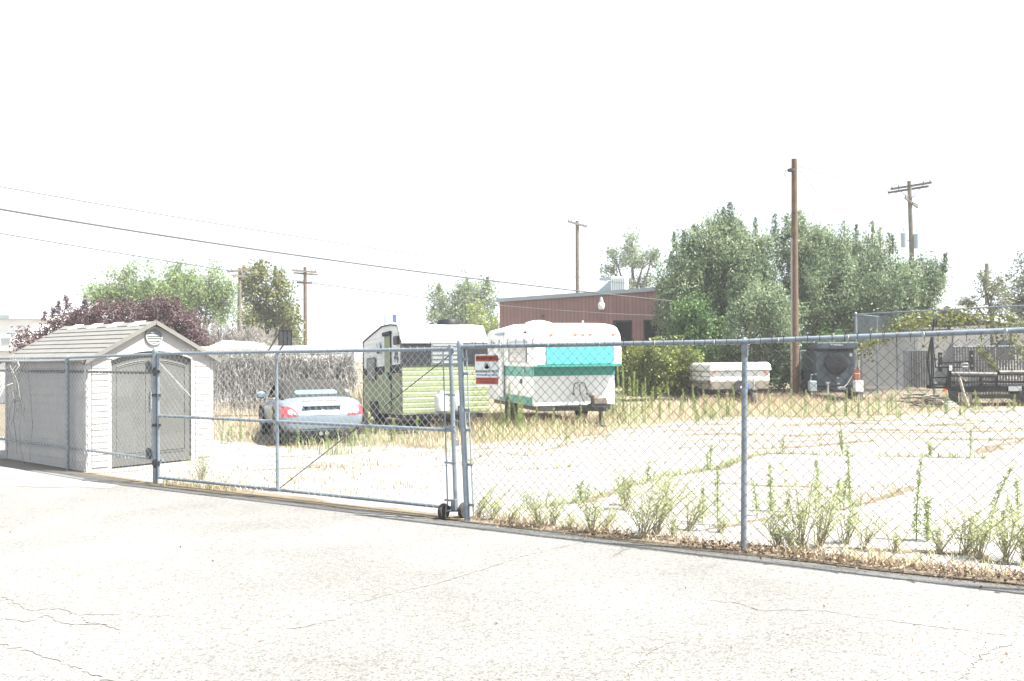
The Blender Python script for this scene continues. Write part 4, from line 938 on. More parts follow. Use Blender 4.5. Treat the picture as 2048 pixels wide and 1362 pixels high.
for i in range(8):
    x, y, a = r9.uniform(-.5, .4), r9.uniform(-.4, .2), r9.uniform(-.6, .6); l_ = r9.uniform(.4, 1.0); z = r9.uniform(.10, .42)
    q.tube([(x - l_ / 2, y, z), (x, y + .1, z + r9.uniform(-.05, .1)), (x + l_ / 2, y - .1, z - r9.uniform(0, .2))], .02, 6)
q.build('pipe', M['iron'], sp)
# ---------------------------------------------------------------- brick garage building
def brickmat():
    m = bpy.data.materials.new('red brick'); m.use_nodes = True; n, l = m.node_tree.nodes, m.node_tree.links; b = n['Principled BSDF']; b.inputs['Roughness'].default_value = 0.9
    tc = n.new('ShaderNodeTexCoord'); sx = n.new('ShaderNodeSeparateXYZ'); l.new(tc.outputs['Object'], sx.inputs[0])
    cb = n.new('ShaderNodeCombineXYZ'); ad = n.new('ShaderNodeMath'); l.new(sx.outputs[0], ad.inputs[0]); l.new(sx.outputs[1], ad.inputs[1])
    l.new(ad.outputs[0], cb.inputs[0]); l.new(sx.outputs[2], cb.inputs[1])
    bt = n.new('ShaderNodeTexBrick'); l.new(cb.outputs[0], bt.inputs['Vector']); bt.offset = 0.0; bt.inputs['Scale'].default_value = 1.0
    bt.inputs['Brick Width'].default_value = 0.20; bt.inputs['Row Height'].default_value = 9.0; bt.inputs['Mortar Size'].default_value = 0.018; bt.inputs['Mortar Smooth'].default_value = 0.3
    bt.inputs['Color1'].default_value = (.205, .118, .108, 1); bt.inputs['Color2'].default_value = (.182, .104, .096, 1); bt.inputs['Mortar'].default_value = (.125, .068, .063, 1)
    no = n.new('ShaderNodeTexNoise'); no.inputs['Scale'].default_value = .8; l.new(tc.outputs['Object'], no.inputs['Vector'])
    mr = n.new('ShaderNodeMapRange'); mr.inputs[1].default_value = .3; mr.inputs[2].default_value = .7; mr.inputs[3].default_value = .88; mr.inputs[4].default_value = 1.12; l.new(no.outputs['Fac'], mr.inputs[0])
    mx = n.new('ShaderNodeMix'); mx.data_type = 'RGBA'; mx.blend_type = 'MULTIPLY'; mx.inputs[0].default_value = 1; l.new(bt.outputs['Color'], mx.inputs[6]); l.new(mr.outputs[0], mx.inputs[7])
    l.new(mx.outputs[2], b.inputs['Base Color']); return m
M['brick'] = brickmat()
L_ = P(1000, 705, 48); R_ = P(1440, 702, 45); L_.z = R_.z = 0
bd = R_ - L_; BLEN = bd.length; bang = math.atan2(bd.y, bd.x)
bk = empty('brick_building', L_, bang, 'red brick garage building with open dark bays behind the camping trailers', 'building')
def along(px):                              # distance along the front wall of what is seen there
    d = ray(px, 700); t = None
    u = bd.normalized(); nx = Vector((-u.y, u.x, 0)); t = L_.dot(nx) / Vector((d.x, d.y, 0)).dot(nx)
    q = Vector((d.x * t, d.y * t, 0)); return (q - L_).dot(u)
zL, zR = 4.50, 5.02; top = lambda x: zL + (zR - zL) * x / BLEN
o1a, o1b, o2a, o2b = along(1226), along(1265), along(1287), along(1374); oz = 3.45
wl = MB()
wl.prism([(0, 0, 0), (o1a, 0, 0), (o1a, 0, top(o1a)), (0, 0, top(0))], (0, .3, 0))
wl.prism([(o1a, 0, oz), (o1b, 0, oz), (o1b, 0, top(o1b)), (o1a, 0, top(o1a))], (0, .3, 0))
wl.prism([(o1b, 0, 0), (o2a, 0, 0), (o2a, 0, top(o2a)), (o1b, 0, top(o1b))], (0, .3, 0))
wl.prism([(o2a, 0, oz), (o2b, 0, oz), (o2b, 0, top(o2b)), (o2a, 0, top(o2a))], (0, .3, 0))
wl.prism([(o2b, 0, 0), (BLEN, 0, 0), (BLEN, 0, top(BLEN)), (o2b, 0, top(o2b))], (0, .3, 0))
wl.prism([(0, .3, 0), (0, 11, 0), (0, 11, zL), (0, .3, zL)], (.3, 0, 0)); wl.prism([(BLEN, .3, 0), (BLEN, 11, 0), (BLEN, 11, zR), (BLEN, .3, zR)], (-.3, 0, 0))
wl.prism([(.3, 11, 0), (BLEN - .3, 11, 0), (BLEN - .3, 11, zR), (.3, 11, zL)], (0, -.3, 0))
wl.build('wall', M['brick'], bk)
rf_ = MB(); rf_.prism([(-.12, -.14, zL + .005), (BLEN + .12, -.14, zR + .005), (BLEN + .12, -.14, zR + .20), (-.12, -.14, zL + .20)], (0, 11.3, 0)); brf = rf_.build('roof', M['roofmetal'], bk)
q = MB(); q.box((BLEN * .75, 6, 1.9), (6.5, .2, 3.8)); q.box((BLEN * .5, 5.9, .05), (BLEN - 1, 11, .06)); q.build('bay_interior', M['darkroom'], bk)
for a, b, sh in ((o1a, o1b, .0), (o2a, o2b, .0)):
    q = MB(); q.bar((a + .03, .15, 0), (a + .03, .15, oz), .06, .08); q.bar((b - .03, .15, 0), (b - .03, .15, oz), .06, .08); q.bar((a, .15, oz - .04), (b, .15, oz - .04), .08, .08); q.build('door_frame', M['iron'], bk)
q = MB(); 
for i in range(5): q.bar((o2a + .1, .6, 1.2 + i * .42), (o2b - .1, .6, 1.2 + i * .42), .05, .04)
q.bar((o2a + 1.1, .62, 0), (o2a + 1.1, .62, oz), .06, .06); q.build('rolling_door', M['iron'], bk)
lx = along(1205); q = MB(); q.lathe([(0, 0), (.12, .02), (.17, .14), (.17, .30), (.11, .40), (.10, .42)], (lx, -.24, 3.98), 'Z', 14); wlp = q.build('wall_lamp', M['lampglass'], bk, True)
MB().lathe([(.10, .42), (.12, .46), (.07, .60), (.04, .66)], (lx, -.24, 3.98), 'Z', 12).bar((lx, -.24, 4.60), (lx, .0, 4.60), .05, .05).build('lamp_bracket', M['vent'], wlp, True)
MB().box((along(1087), -.05, 3.72), (.10, .1, .16)).build('bell_box', M['iron'], bk, bevel=.01)
cx0, cx1 = along(1213), along(1243)
q = MB(); q.box(((cx0 + cx1) / 2, 2.2, top(cx0) + .62), (cx1 - cx0, 1.2, .86)); cl = q.build('cooler', M['white'], brf, bevel=.03)
q = MB()
for i in range(6): q.box((cx0 + .10 + i * (cx1 - cx0 - .2) / 5, 1.59, top(cx0) + .62), (.035, .02, .6))
q.build('grille', M['vent'], cl)
q = MB(); q.prism([(cx0 - .9, 2.4, top(cx0) + .22), (cx0, 2.4, top(cx0) + .22), (cx0, 2.4, top(cx0) + .88), (cx0 - .12, 2.4, top(cx0) + .86)], (0, -.5, 0)); q.box((cx0 - .28, 2.2, top(cx0) + .99), (.75, .7, .10)); q.build('duct', M['paleblue'], brf)

# pale buildings seen over the shed and the vine fence
def house(name, label, px0, px1, d, depth, zw, zr, m, rm, rz=0.0, flat=False, ridge='x', ov=.25, cat='building'):
    a, b = P(px0, 700, d), P(px1, 700, d); wdt = b.x - a.x
    h = empty(name, Vector((a.x, d, 0)), rz, label, cat)
    q = MB(); q.box((wdt / 2, depth / 2, zw / 2), (wdt, depth, zw)); wl = q.build('wall', m, h)
    q = MB()
    if flat: q.box((wdt / 2, depth / 2, zw + .09), (wdt + .3, depth + .3, .18))
    elif ridge == 'x': q.prism([(-ov, -ov, zw - .06), (-ov, depth / 2, zr), (-ov, depth + ov, zw - .06), (-ov, depth + ov, zw + .06), (-ov, depth / 2, zr + .13), (-ov, -ov, zw + .06)], (wdt + 2 * ov, 0, 0))
    else:
        q.prism([(-ov, -ov, zw - .06), (wdt / 2, -ov, zr), (wdt + ov, -ov, zw - .06), (wdt + ov, -ov, zw + .06), (wdt / 2, -ov, zr + .13), (-ov, -ov, zw + .06)], (0, depth + 2 * ov, 0))
        wl_ = MB().prism([(0, 0.002, zw), (wdt, 0.002, zw), (wdt / 2, 0.002, zr)], (0, depth - .004, 0)).build('gable', m, h)
    q.build('roof', rm, h)
    return h, wdt
hw, wdt = house('white_building', 'white flat roofed building behind the purple trees with blue grey coping', -260, 68, 48, 9, 3.85, 0, M['stucco'], M['white'], flat=True)
MB().box((wdt - 4.6, -.17, 3.96), (6.8, .05, .20)).build('coping', M['paleblue'], hw)
q = MB(); q.tube([(wdt - 1.1, -.1, 2.55), (wdt - 1.1, -.1, 3.1), (wdt - 1.35, -.1, 3.1)], .06, 8); q.tube([(wdt - 1.1, -.12, 2.75), (wdt - 2.6, -.12, 2.75)], .03, 6); q.build('drain_pipe', M['galv'], hw)
hl, wl2 = house('low_building', 'low white flat roof with vent pipe showing behind the shed', -160, 60, 37, 6, 2.10, 0, M['stucco'], M['white'], flat=True)
q = MB(); q.lathe([(.08, 0), (.08, .35), (.14, .37), (.14, .5), (.05, .56)], (wl2 - .20, .5, 2.25), 'Z', 12); q.build('vent_pipe', M['white'], hl, True)
ac = empty('roof_cooler', P(17, 690, 37.4) * 1.0, 0, 'small ribbed cooling unit standing on the low white roof', 'cooling unit')
ac.location.z = 2.28
q = MB(); q.box((0, 0, .2), (.42, .4, .36)); q.build('casing', M['alu'], ac, bevel=.02)
q = MB()
for i in range(6): q.box((-.16 + i * .064, -.21, .2), (.02, .02, .3))
q.build('grille', M['vent'], ac)
hc, wc = house('low_building', 'low white building with shallow roof behind the dead vine fence', 405, 590, 36, 6, 2.02, 2.0, M['stucco'], M['white'], rz=R(-3), flat=True)
MB().prism([(.25, 0.0, 2.195), (1.15, 0.0, 2.195), (.78, 0.0, 2.42)], (0, 5, 0)).build('roof_peak', M['white'], hc)
hb_ = empty('backboard', P(570, 700, 34), R(58), 'dark framed board on slanting struts against the green conifer-like tree', 'board')
hb_.location.z = 0
q = MB(); q.box((0, 0, 2.48), (.62, .04, .56)); q.build('board', M['stripe'], hb_)
q = MB(); 
for x in (-.31, -.1, .1, .31): q.box((x, -.03, 2.48), (.03, .03, .58))
for z in (2.2, 2.76): q.box((0, -.034, z), (.64, .03, .03))
q.build('frame', M['black'], hb_)
q = MB(); q.tube([(-.2, .05, 2.7), (-.2, 1.1, 1.5)], .03, 6); q.tube([(.2, .05, 2.45), (.2, 1.1, 1.4)], .03, 6); q.tube([(0, 1.1, 0), (0, 1.1, 1.6)], .06, 8); q.bar((-.2, 1.1, 1.45), (.2, 1.1, 1.45), .08, .1); q.build('strut', M['greywood'], hb_)
h3, w3 = house('grey_house', 'grey gabled house far beyond the tall cage fence', 1886, 1975, 68, 9, 4.2, 5.55, M['greywall'], M['greyroof'], ridge='y')
h4, w4 = house('pale_house', 'pale tan house with grey roof behind the dark slatted fence', 1985, 2160, 44, 8, 3.0, 4.0, M['stucco'], M['greyroof'])
for x in (.6, 1.9): MB().box((x, -.02, 1.75), (.75, .06, .95)).build('window', M['darkglass'], h4)

# ---------------------------------------------------------------- tall cage fence and slatted fences on the right
K0 = P(1712, 700, 36); K1 = P(2060, 700, 29.6); K0.z = K1.z = 0
kd = (K1 - K0).normalized(); kz = 3.28
tf = empty('cage_fence', K0, 0, 'tall galvanised chain link cage fence overgrown with a vine', 'fence')
kk = lambda p, z: Vector((p.x - K0.x, p.y - K0.y, z))
for i, (p, r) in enumerate(((K0, .055), (K0 + kd * 3.55, .04), (K1 + kd * .4, .04))):
    q = MB(); q.tube([kk(p, 0), kk(p, kz)], r, 10); fence_cap(q, kk(p, 0), r, kz); q.build('post', M['galv'], tf, True)
MB().tube([kk(K0, kz - .04), kk(K1 + kd * .4, kz - .04)], .028, 8).build('top_rail', M['galv'], tf, True)
chain_link('wire_mesh', kk(K0, 0), kk(K1 + kd * .4, 0), 0.05, kz - .04, M['galv'], tf, wd=.11, hd=.11, r=.0058, barbs=False, off=.03, seed=21)
K2 = P(1835, 700, 44); K2.z = 0
for t in (.30, .62, .95):
    q = MB(); q.tube([kk(K0.lerp(K2, t), 0), kk(K0.lerp(K2, t), kz)], .04, 8); q.build('post', M['galv'], tf, True)
MB().tube([kk(K0, kz - .04), kk(K2, kz - .04)], .026, 8).build('top_rail', M['galv'], tf, True)
chain_link('wire_mesh', kk(K0, 0), kk(K2, 0), 0.05, kz - .04, M['galv'], tf, wd=.11, hd=.11, r=.0058, barbs=False, off=.03, seed=22)
def slat_fence(name, label, a, b, z, step, wsl, m, cat='fence', gap_m=None):
    f = empty(name, V3(a, 0), math.atan2(b.y - a.y, b.x - a.x), label, cat); L = (b - a).length
    L = math.hypot(b.x - a.x, b.y - a.y)
    q = MB(); n = int(L / step)
    for i in range(n): q.box((i * step + step / 2, rnd.uniform(-.006, .006), z / 2 + .03), (wsl, .008, z - .06 + rnd.uniform(-.02, .02)))
    q.build('slat', m, f)
    q = MB(); q.tube([(0, .03, z), (L, .03, z)], .024, 8); q.build('top_rail', M['galv'], f, True)
    for i in range(int(L / 2.6) + 1): MB().tube([(i * 2.6, .05, 0), (i * 2.6, .05, z + .04)], .03, 8).build('post', M['galv'], f, True)
    return f
slat_fence('slatted_fence', 'brown black slatted chain link fence behind the equipment trailer', P(1905, 700, 33.5), P(2150, 700, 33), 1.92, .10, .078, M['slat'])
slat_fence('slatted_fence', 'dark slatted gate panel inside the tall cage', P(1806, 700, 43), P(1872, 700, 41.5), 1.75, .13, .10, M['slat'])
g0 = P(1722, 700, 45.5); g1 = P(1905, 700, 46)
gw = empty('block_wall', V3(g0, 0), math.atan2(g1.y - g0.y, g1.x - g0.x), 'plain grey block wall seen through the tall cage fence', 'wall'); gl_ = (g1 - g0).length
MB().box((gl_ / 2, 0, 1.42), (gl_, .2, 2.84)).build('wall', M['greywall'], gw)
MB().box((gl_ / 2, 0, 2.88), (gl_ + .06, .26, .08)).build('coping', M['greywall'], gw)
f3 = empty('wire_fence', P(1600, 700, 35.5) * 1.0, R(-3), 'plain chain link fence behind the dark generator trailer', 'fence'); f3.location.z = 0
for x in (0, 2.2): MB().tube([(x, 0, 0), (x, 0, 1.85)], .03, 8).build('post', M['galv'], f3, True)
MB().tube([(-1.6, 0, 1.82), (2.2, 0, 1.82)], .022, 8).build('top_rail', M['galv'], f3, True)
chain_link('wire_mesh', Vector((-1.6, 0, 0)), Vector((2.2, 0, 0)), .05, 1.82, M['galv'], f3, wd=.11, hd=.11, r=.003, barbs=False, seed=31)

M['pale_wood'] = mat('pale wood strip', (0.36, 0.325, 0.27), .85, 0, .15, 3)
# ---------------------------------------------------------------- poles and cables
def pole(label, px, ytop, d, r, m, arms=(), px_base=None, cans=(), name='utility_pole', conduit=None, yb=700):
    t = P(px, ytop, d); b = P(px_base or px, yb, d)
    k = (t.z - 0) / max(t.z - b.z, .1); bx_ = t.x + (b.x - t.x) * k
    e = empty(name, (bx_, d, 0), 0, label, 'utility pole'); dx = t.x - bx_; H = t.z
    at = lambda z: Vector((dx * z / H, 0, z))
    MB().tube([at(0), at(H * .5), at(H)], [r * 1.15, r, r * .82], 12).build('shaft', M[m], e, True)
    for z_px, half, tilt, yaw, dbl in arms:
        z = P(px, z_px, d).z; c = at(z); v = Vector((math.cos(yaw) * half, math.sin(yaw) * half, tilt))
        q = MB()
        for o_ in ((-r - .06, r + .06) if dbl else (-r - .05,)):
            q.bar(c - v + Vector((0, o_, -.16 if dbl and o_ > 0 else 0)), c + v + Vector((0, o_, -.16 if dbl and o_ > 0 else 0)), .10, .14)
        ao = q.build('crossarm', M['greywood'], e)
        for s_ in (-.92, -.6, .6, .92): MB().lathe([(.02, .06), (.05, .10), (.055, .16), (.03, .22), (0, .23)], c + v * s_ + Vector((0, -r - .05, 0)), 'Z', 8).build('insulator', M['vent'], ao, True)
        if half > .9 and dbl is not None:
            q = MB()
            for s_ in (-.62, .62): q.bar(c + v * s_ + Vector((0, -r - .02, -.05)), c + Vector((0, -r - .02, -.9)), .03, .03)
            q.build('arm_brace', M['iron'], ao)
    for cx_, cy_, rr, hh in cans:
        p = P(cx_, cy_, d); q = MB(); q.lathe([(0, 0), (rr, .02), (rr * 1.04, hh), (rr * .5, hh + .08), (0, hh + .09)], (p.x - bx_, -.05, p.z - hh / 2), 'Z', 16)
        q.tube([(p.x - bx_, -.05, p.z + hh / 2), (p.x - bx_, -.05, p.z + hh / 2 + .35)], .035, 6); q.bar((p.x - bx_, -.05, p.z), at(p.z), .06, .08)
        q.build('transformer', M['paleblue'], e, True)
    if conduit: q = MB(); q.tube([at(0) + Vector((-r - .01, -.03, 0)), at(conduit) + Vector((-r * .9, -.03, 0))], .045, 8); q.build('conduit', M['pale_wood'], e, True)
    return e
q = pole('tall plain brown wooden pole with a pale conduit beside the folded camper', 1588.5, 318, 33.8, .125, 'wood', px_base=1590, conduit=6.0)
hk = MB(); hk.tube([(-.12, 0, 8.55), (-.24, 0, 8.55), (-.28, 0, 8.4), (-.26, 0, 8.3)], .02, 6); hk.build('hook', M['vent'], q, True)
MB().lathe([(.13, -.05), (.14, -.05), (.14, .05), (.13, .05)], (-.03, 0, 8.55), 'Z', 14).build('band', M['iron'], q)
pole('weathered utility pole with doubled crossarm and two pale transformers above the trees', 1818.5, 362, 60, .16, 'greywood', arms=((373, 1.30, .06, -.7, True), (406, .62, -.28, .5, False)), px_base=1830, cans=((1807, 481, .2, .95), (1832, 483, .22, .95)))
pole('slim wooden pole with one tilted crossarm rising behind the brick building', 1154.5, 442, 70, .17, 'greywood', arms=((449, .78, -.18, .3, None),), px_base=1156)
pole('utility pole with pale lower sleeve and hanging transformer between the leafy trees', 479.5, 536, 60, .12, 'greywood', arms=((541, .75, .12, .4, None), (553, .38, .04, .5, None)), px_base=479, cans=((469, 590, .19, .62),), conduit=5.6)
pole('brown utility pole with wide crossarm right of the dense green tree', 610, 534, 70, .15, 'wood', arms=((543, .92, -.06, .3, True), (566, .7, -.04, -.4, None)), px_base=611)
pole('short grey pole stub among the trees beyond the cage', 1973.5, 527, 66, .17, 'greywood', px_base=1975)
pole('thin distant mast left of the blue sign', 770, 628, 95, .07, 'iron')
bs = empty('road_sign', (P(789, 640, 95).x, 95, 0), 0, 'small blue sign on a post far beyond the green trailer', 'sign')
MB().box((0, 0, P(789, 637, 95).z), (.42, .1, .80)).build('sign_panel', M['bluesign'], bs)
MB().tube([(.05, .09, 0), (.05, .09, P(789, 637, 95).z)], .06, 8).build('post', M['alu'], bs)

def cable(label, pts, dA, dB, r, n=36, name='overhead_cable', m='cable', deg=2):
    xs = np.array([p[0] for p in pts], float); ys = np.array([p[1] for p in pts], float)
    c = np.polyfit((xs - 1000) / 1000, ys, min(deg, len(pts) - 1)); out = []
    for i in range(n + 1):
        x = xs[0] + (xs[-1] - xs[0]) * i / n; y = np.polyval(c, (x - 1000) / 1000); t = (x - xs[0]) / (xs[-1] - xs[0])
        out.append(P(x, y, 1 / ((1 - t) / dA + t / dB)))
    q = MB(); q.tube(out, r, 6); o = q.build(name, M[m], None, True); return tag(o, label, 'cable', 'overhead cables')
cable('thick dark overhead cable crossing the whole yard from the upper left to the big trees', [(-300, 366), (0, 417), (512, 497), (1024, 570), (1400, 606)], 17, 39, .021)
cable('thin upper overhead cable fading out above the thick cable', [(-300, 318), (0, 372), (225, 412), (465, 453), (600, 474), (760, 499), (1000, 533), (1340, 578)], 21, 44, .0105)
cable('thin lower overhead cable passing both left utility poles', [(-300, 418), (0, 467), (470, 543), (640, 568), (1000, 611), (1345, 632)], 24, 44, .013, deg=3)
cable('faint thin cable high in the left sky', [(-300, 66), (0, 138), (200, 187), (420, 240)], 20, 30, .0045)
cable('slack cable hanging between the two left utility poles', [(484, 583), (510, 596), (545, 603), (590, 602), (608, 598)], 60, 69, .036)
cable('upper slack cable hanging between the two left utility poles', [(484, 541), (515, 560), (560, 576), (606, 568)], 60, 69, .028)
cable('thin guy cable dropping from the tall brown pole into the trees', [(1590, 330), (1640, 395), (1668, 438)], 33.8, 40, .009)
cable('thin cable from the tall brown pole to the doubled crossarm', [(1590, 328), (1690, 365), (1790, 383), (1900, 403), (2080, 412)], 33.8, 62, .012)
cable('thin cable behind the stub pole on the right', [(1890, 571), (1975, 572), (2080, 573)], 60, 66, .022)
cable('upper thin cable behind the stub pole on the right', [(1935, 541), (1975, 540), (2080, 541)], 64, 66, .022)

# ---------------------------------------------------------------- trees and shrubs
def tree(name, label, d, base_px, blobs, m, lsize, dens, cat='tree', aspect=.45, droop=.3, trunk_r=.16, clump=.38, group=None, spires=(), seed=1, bark='bark', depthf=1.0, per=46, low=0.0):
    rg = np.random.default_rng(seed); rr = random.Random(seed)
    bx_ = P(base_px, 700, d).x; e = empty(name, (bx_, d, 0), 0, label, cat, group); s_ = d / F
    cen, tr = [], MB(); fork = None
    B = []
    for px, py, rx, ry in blobs:
        c = P(px, py, d); B.append((np.array((c.x - bx_, rr.uniform(-.5, .5) * rx * s_ * depthf, c.z)), np.array((rx * s_, (rx + ry) / 2 * s_ * depthf, ry * s_))))
    zlow = min(b[0][2] - b[1][2] for b in B); fz = max(.5, zlow * .6 + .5)
    fork = Vector((0, 0, fz)); tr.tube([(0, 0, -.05), (.03, .02, fz * .5), fork], [trunk_r * 1.25, trunk_r, trunk_r * .85], 10)
    for c, rad in B:
        mid = fork.lerp(Vector(c), .55) + Vector((rr.uniform(-.2, .2), rr.uniform(-.2, .2), rr.uniform(.0, .3)))
        tr.tube([fork, mid, Vector(c)], [trunk_r * .6, trunk_r * .35, trunk_r * .16], 7)
        vol = rad.prod() * 4.19; nc = max(8, int(dens * 1.7 * (vol ** .8) / (clump ** 2.2)))
        u = rg.normal(size=(nc, 3)); u /= np.linalg.norm(u, axis=1)[:, None]; q = c + u * rad * (rg.uniform(0.08, 1, nc) ** .45)[:, None]
        q = q[q[:, 2] > .25 + low]
        for i in range(0, len(q), max(1, len(q) // 14)):
            tr.tube([Vector(c).lerp(mid, .3), Vector(q[i]).lerp(Vector(c), .4) + Vector((0, 0, .1)), Vector(q[i])], [trunk_r * .14, trunk_r * .09, trunk_r * .04], 5)
        k = rg.poisson(per * 1.5, len(q)) + 6
        cc = np.repeat(q, k, 0); sg_ = clump * rg.uniform(.55, 1.2, len(q))
        cc = cc + np.clip(rg.normal(size=cc.shape), -1.5, 1.5) * np.repeat(sg_, k)[:, None] * np.array((.5, .5, .55 + droop * .3))
        cen.append(cc)
    for px, py, hpx, wpx in spires:           # shoots that stand above the crown
        top_ = P(px, py, d); x0 = top_.x - bx_; hh = hpx * s_; n = int(hh * 150 * dens)
        y0 = rr.uniform(-1, 1) * depthf; t = rg.uniform(0, 1, n) ** .8
        lean = rr.uniform(-.15, .15)
        pts = np.stack([x0 + lean * hh * (1 - t) + rg.normal(size=n) * wpx * s_ * .62 * (.25 + t * .9), y0 + rg.normal(size=n) * wpx * s_ * .5 * (.25 + t), top_.z - t * hh], 1); cen.append(pts)
        tr.tube([(x0 + lean * hh, y0, top_.z - hh), (x0, y0, top_.z - .1)], [.025, .008], 5)
    tr.build('trunk', M[bark], e, True)
    cen = np.concatenate(cen); cen = cen[cen[:, 2] > .1 + low]
    leaves('crown', cen, lsize, M[m], e, aspect, droop, rg)
    return e
M['leaf_plum'] = leafmat('plum leaves', (.046, .024, .030), (.118, .070, .078), .25)
M['leaf_locust'] = leafmat('light feathery leaves', (.13, .19, .075), (.24, .31, .14), .45)
M['leaf_elm'] = leafmat('yellow tipped green leaves', (.050, .085, .035), (.25, .25, .10), .35)
M['leaf_poplar'] = leafmat('grey green leaves', (.11, .155, .09), (.24, .29, .16), .45)
M['leaf_lime'] = leafmat('lime green leaves', (.16, .21, .06), (.27, .31, .11), .4)
M['leaf_pear'] = leafmat('dull green leaves', (.052, .098, .056), (.265, .325, .19), .40)
M['leaf_ivy'] = leafmat('bright ivy leaves', (.042, .095, .034), (.12, .195, .062), .38)
M['leaf_hedge'] = leafmat('sunlit hedge leaves', (.08, .12, .03), (.24, .27, .07), .35)
M['leaf_olive'] = leafmat('olive green leaves', (.075, .095, .06), (.20, .215, .135), .4)
M['leaf_vine'] = leafmat('yellow green vine leaves', (.07, .10, .025), (.25, .25, .08), .35)
M['leaf_weed'] = leafmat('weed green leaves', (.16, .225, .08), (.35, .41, .175), .5)
M['leaf_weed2'] = leafmat('dusty green leaves', (.30, .35, .17), (.50, .54, .31), .55)
M['straw'] = leafmat('dry straw', (.30, .26, .165), (.49, .45, .33), .3, .7, .1)
M['straw_red'] = leafmat('rusty dry grass', (.24, .18, .115), (.42, .35, .25), .3, .7, .1)
M['grass_green'] = leafmat('green grass', (.14, .20, .075), (.28, .33, .16), .35)
M['litter'] = leafmat('dry fallen leaves', (.09, .06, .045), (.36, .27, .20), .1, .8, .1)

tree('plum_tree', 'broad purple leaved tree behind the shed roof on the left', 36, 190, [(150, 655, 62, 45), (85, 675, 45, 36), (52, 688, 28, 24), (215, 640, 55, 42), (265, 650, 50, 45), (130, 690, 90, 25), (220, 690, 90, 25)], 'leaf_plum', .12, 1.25, droop=.0, seed=2, spires=((148, 590, 30, 7), (180, 592, 26, 6), (113, 600, 26, 6), (98, 612, 24, 6), (215, 593, 24, 7), (76, 618, 22, 6), (250, 600, 24, 8)))
tree('plum_tree', 'rounder purple leaved tree rising right of the shed ridge', 37, 345, [(330, 635, 48, 42), (375, 655, 38, 42), (350, 685, 60, 35), (300, 665, 45, 40), (398, 685, 22, 28)], 'leaf_plum', .12, 1.25, droop=.0, seed=3, spires=((318, 590, 26, 9), (345, 591, 26, 9), (300, 604, 22, 8)))
tree('locust_tree', 'light green feathery tree with a low crown behind the purple trees', 52, 250, [(225, 580, 48, 36), (285, 565, 50, 38), (190, 595, 26, 20), (310, 600, 40, 40), (255, 605, 50, 25), (330, 575, 36, 30), (345, 610, 40, 30), (210, 605, 50, 24)], 'leaf_locust', .15, 1.1, droop=.15, clump=.55, per=38, seed=4)
tree('locust_tree', 'taller light green feathery tree left of the sleeved utility pole', 53, 400, [(365, 555, 44, 34), (415, 565, 46, 44), (400, 620, 50, 50), (445, 600, 30, 50), (350, 590, 30, 40), (335, 560, 24, 26), (385, 590, 46, 40)], 'leaf_locust', .15, 1.1, droop=.15, clump=.55, per=38, seed=5)
tree('elm_tree', 'dense dark green tree with yellowish tips between two left utility poles', 62, 545, [(540, 660, 50, 45), (510, 590, 30, 46), (515, 640, 38, 50), (565, 600, 26, 42), (575, 650, 28, 40), (500, 560, 18, 32), (558, 565, 14, 28), (520, 548, 14, 24), (590, 680, 14, 26), (545, 690, 52, 24)], 'leaf_elm', .20, 1.15, droop=.35, clump=.62, per=40, aspect=.6, seed=6, spires=((518, 517, 40, 8), (503, 523, 34, 8), (559, 536, 34, 7), (488, 530, 36, 7), (596, 615, 30, 7)))
tree('poplar_tree', 'grey green tree in the gap between green trailer and brick building', 78, 930, [(885, 600, 26, 34), (935, 590, 34, 36), (970, 595, 26, 40), (905, 640, 46, 34), (960, 645, 46, 34), (925, 620, 40, 40)], 'leaf_poplar', .24, 1.1, droop=.3, clump=.75, per=34, seed=7, spires=((882, 567, 30, 8), (932, 557, 30, 10), (975, 554, 34, 8), (866, 612, 20, 6)))
tree('small_tree', 'small lime green tree in front of the grey green one', 70, 957, [(955, 622, 20, 22), (962, 645, 26, 20), (990, 650, 20, 20)], 'leaf_lime', .20, .9, droop=.2, clump=.55, per=34, seed=8, trunk_r=.1)
tree('ash_tree', 'open crowned tree behind the brick building roof', 82, 1268, [(1262, 492, 30, 24), (1232, 520, 24, 20), (1222, 535, 16, 14), (1290, 520, 26, 20), (1305, 510, 16, 14), (1265, 525, 26, 24), (1285, 565, 40, 18), (1250, 570, 22, 14)], 'leaf_poplar', .24, .75, droop=.2, clump=.7, per=36, seed=9, trunk_r=.3)
big = dict(droop=.75, aspect=.36, clump=.40, per=46)
tree('pear_tree', 'big drooping green tree left of the tall brown pole', 40, 1445, [(1440, 500, 66, 56), (1390, 530, 56, 66), (1475, 560, 70, 80), (1350, 580, 44, 60), (1420, 610, 80, 70), (1510, 520, 50, 60), (1520, 600, 60, 70), (1345, 640, 36, 40), (1450, 455, 30, 34)], 'leaf_pear', .14, 1.6, seed=10, trunk_r=.22, spires=((1464, 404, 50, 12), (1445, 412, 44, 10), (1413, 440, 40, 9), (1390, 448, 36, 8), (1366, 460, 34, 8), (1514, 432, 44, 8), (1357, 458, 40, 5), (1345, 500, 34, 8), (1490, 440, 44, 12)), **big)
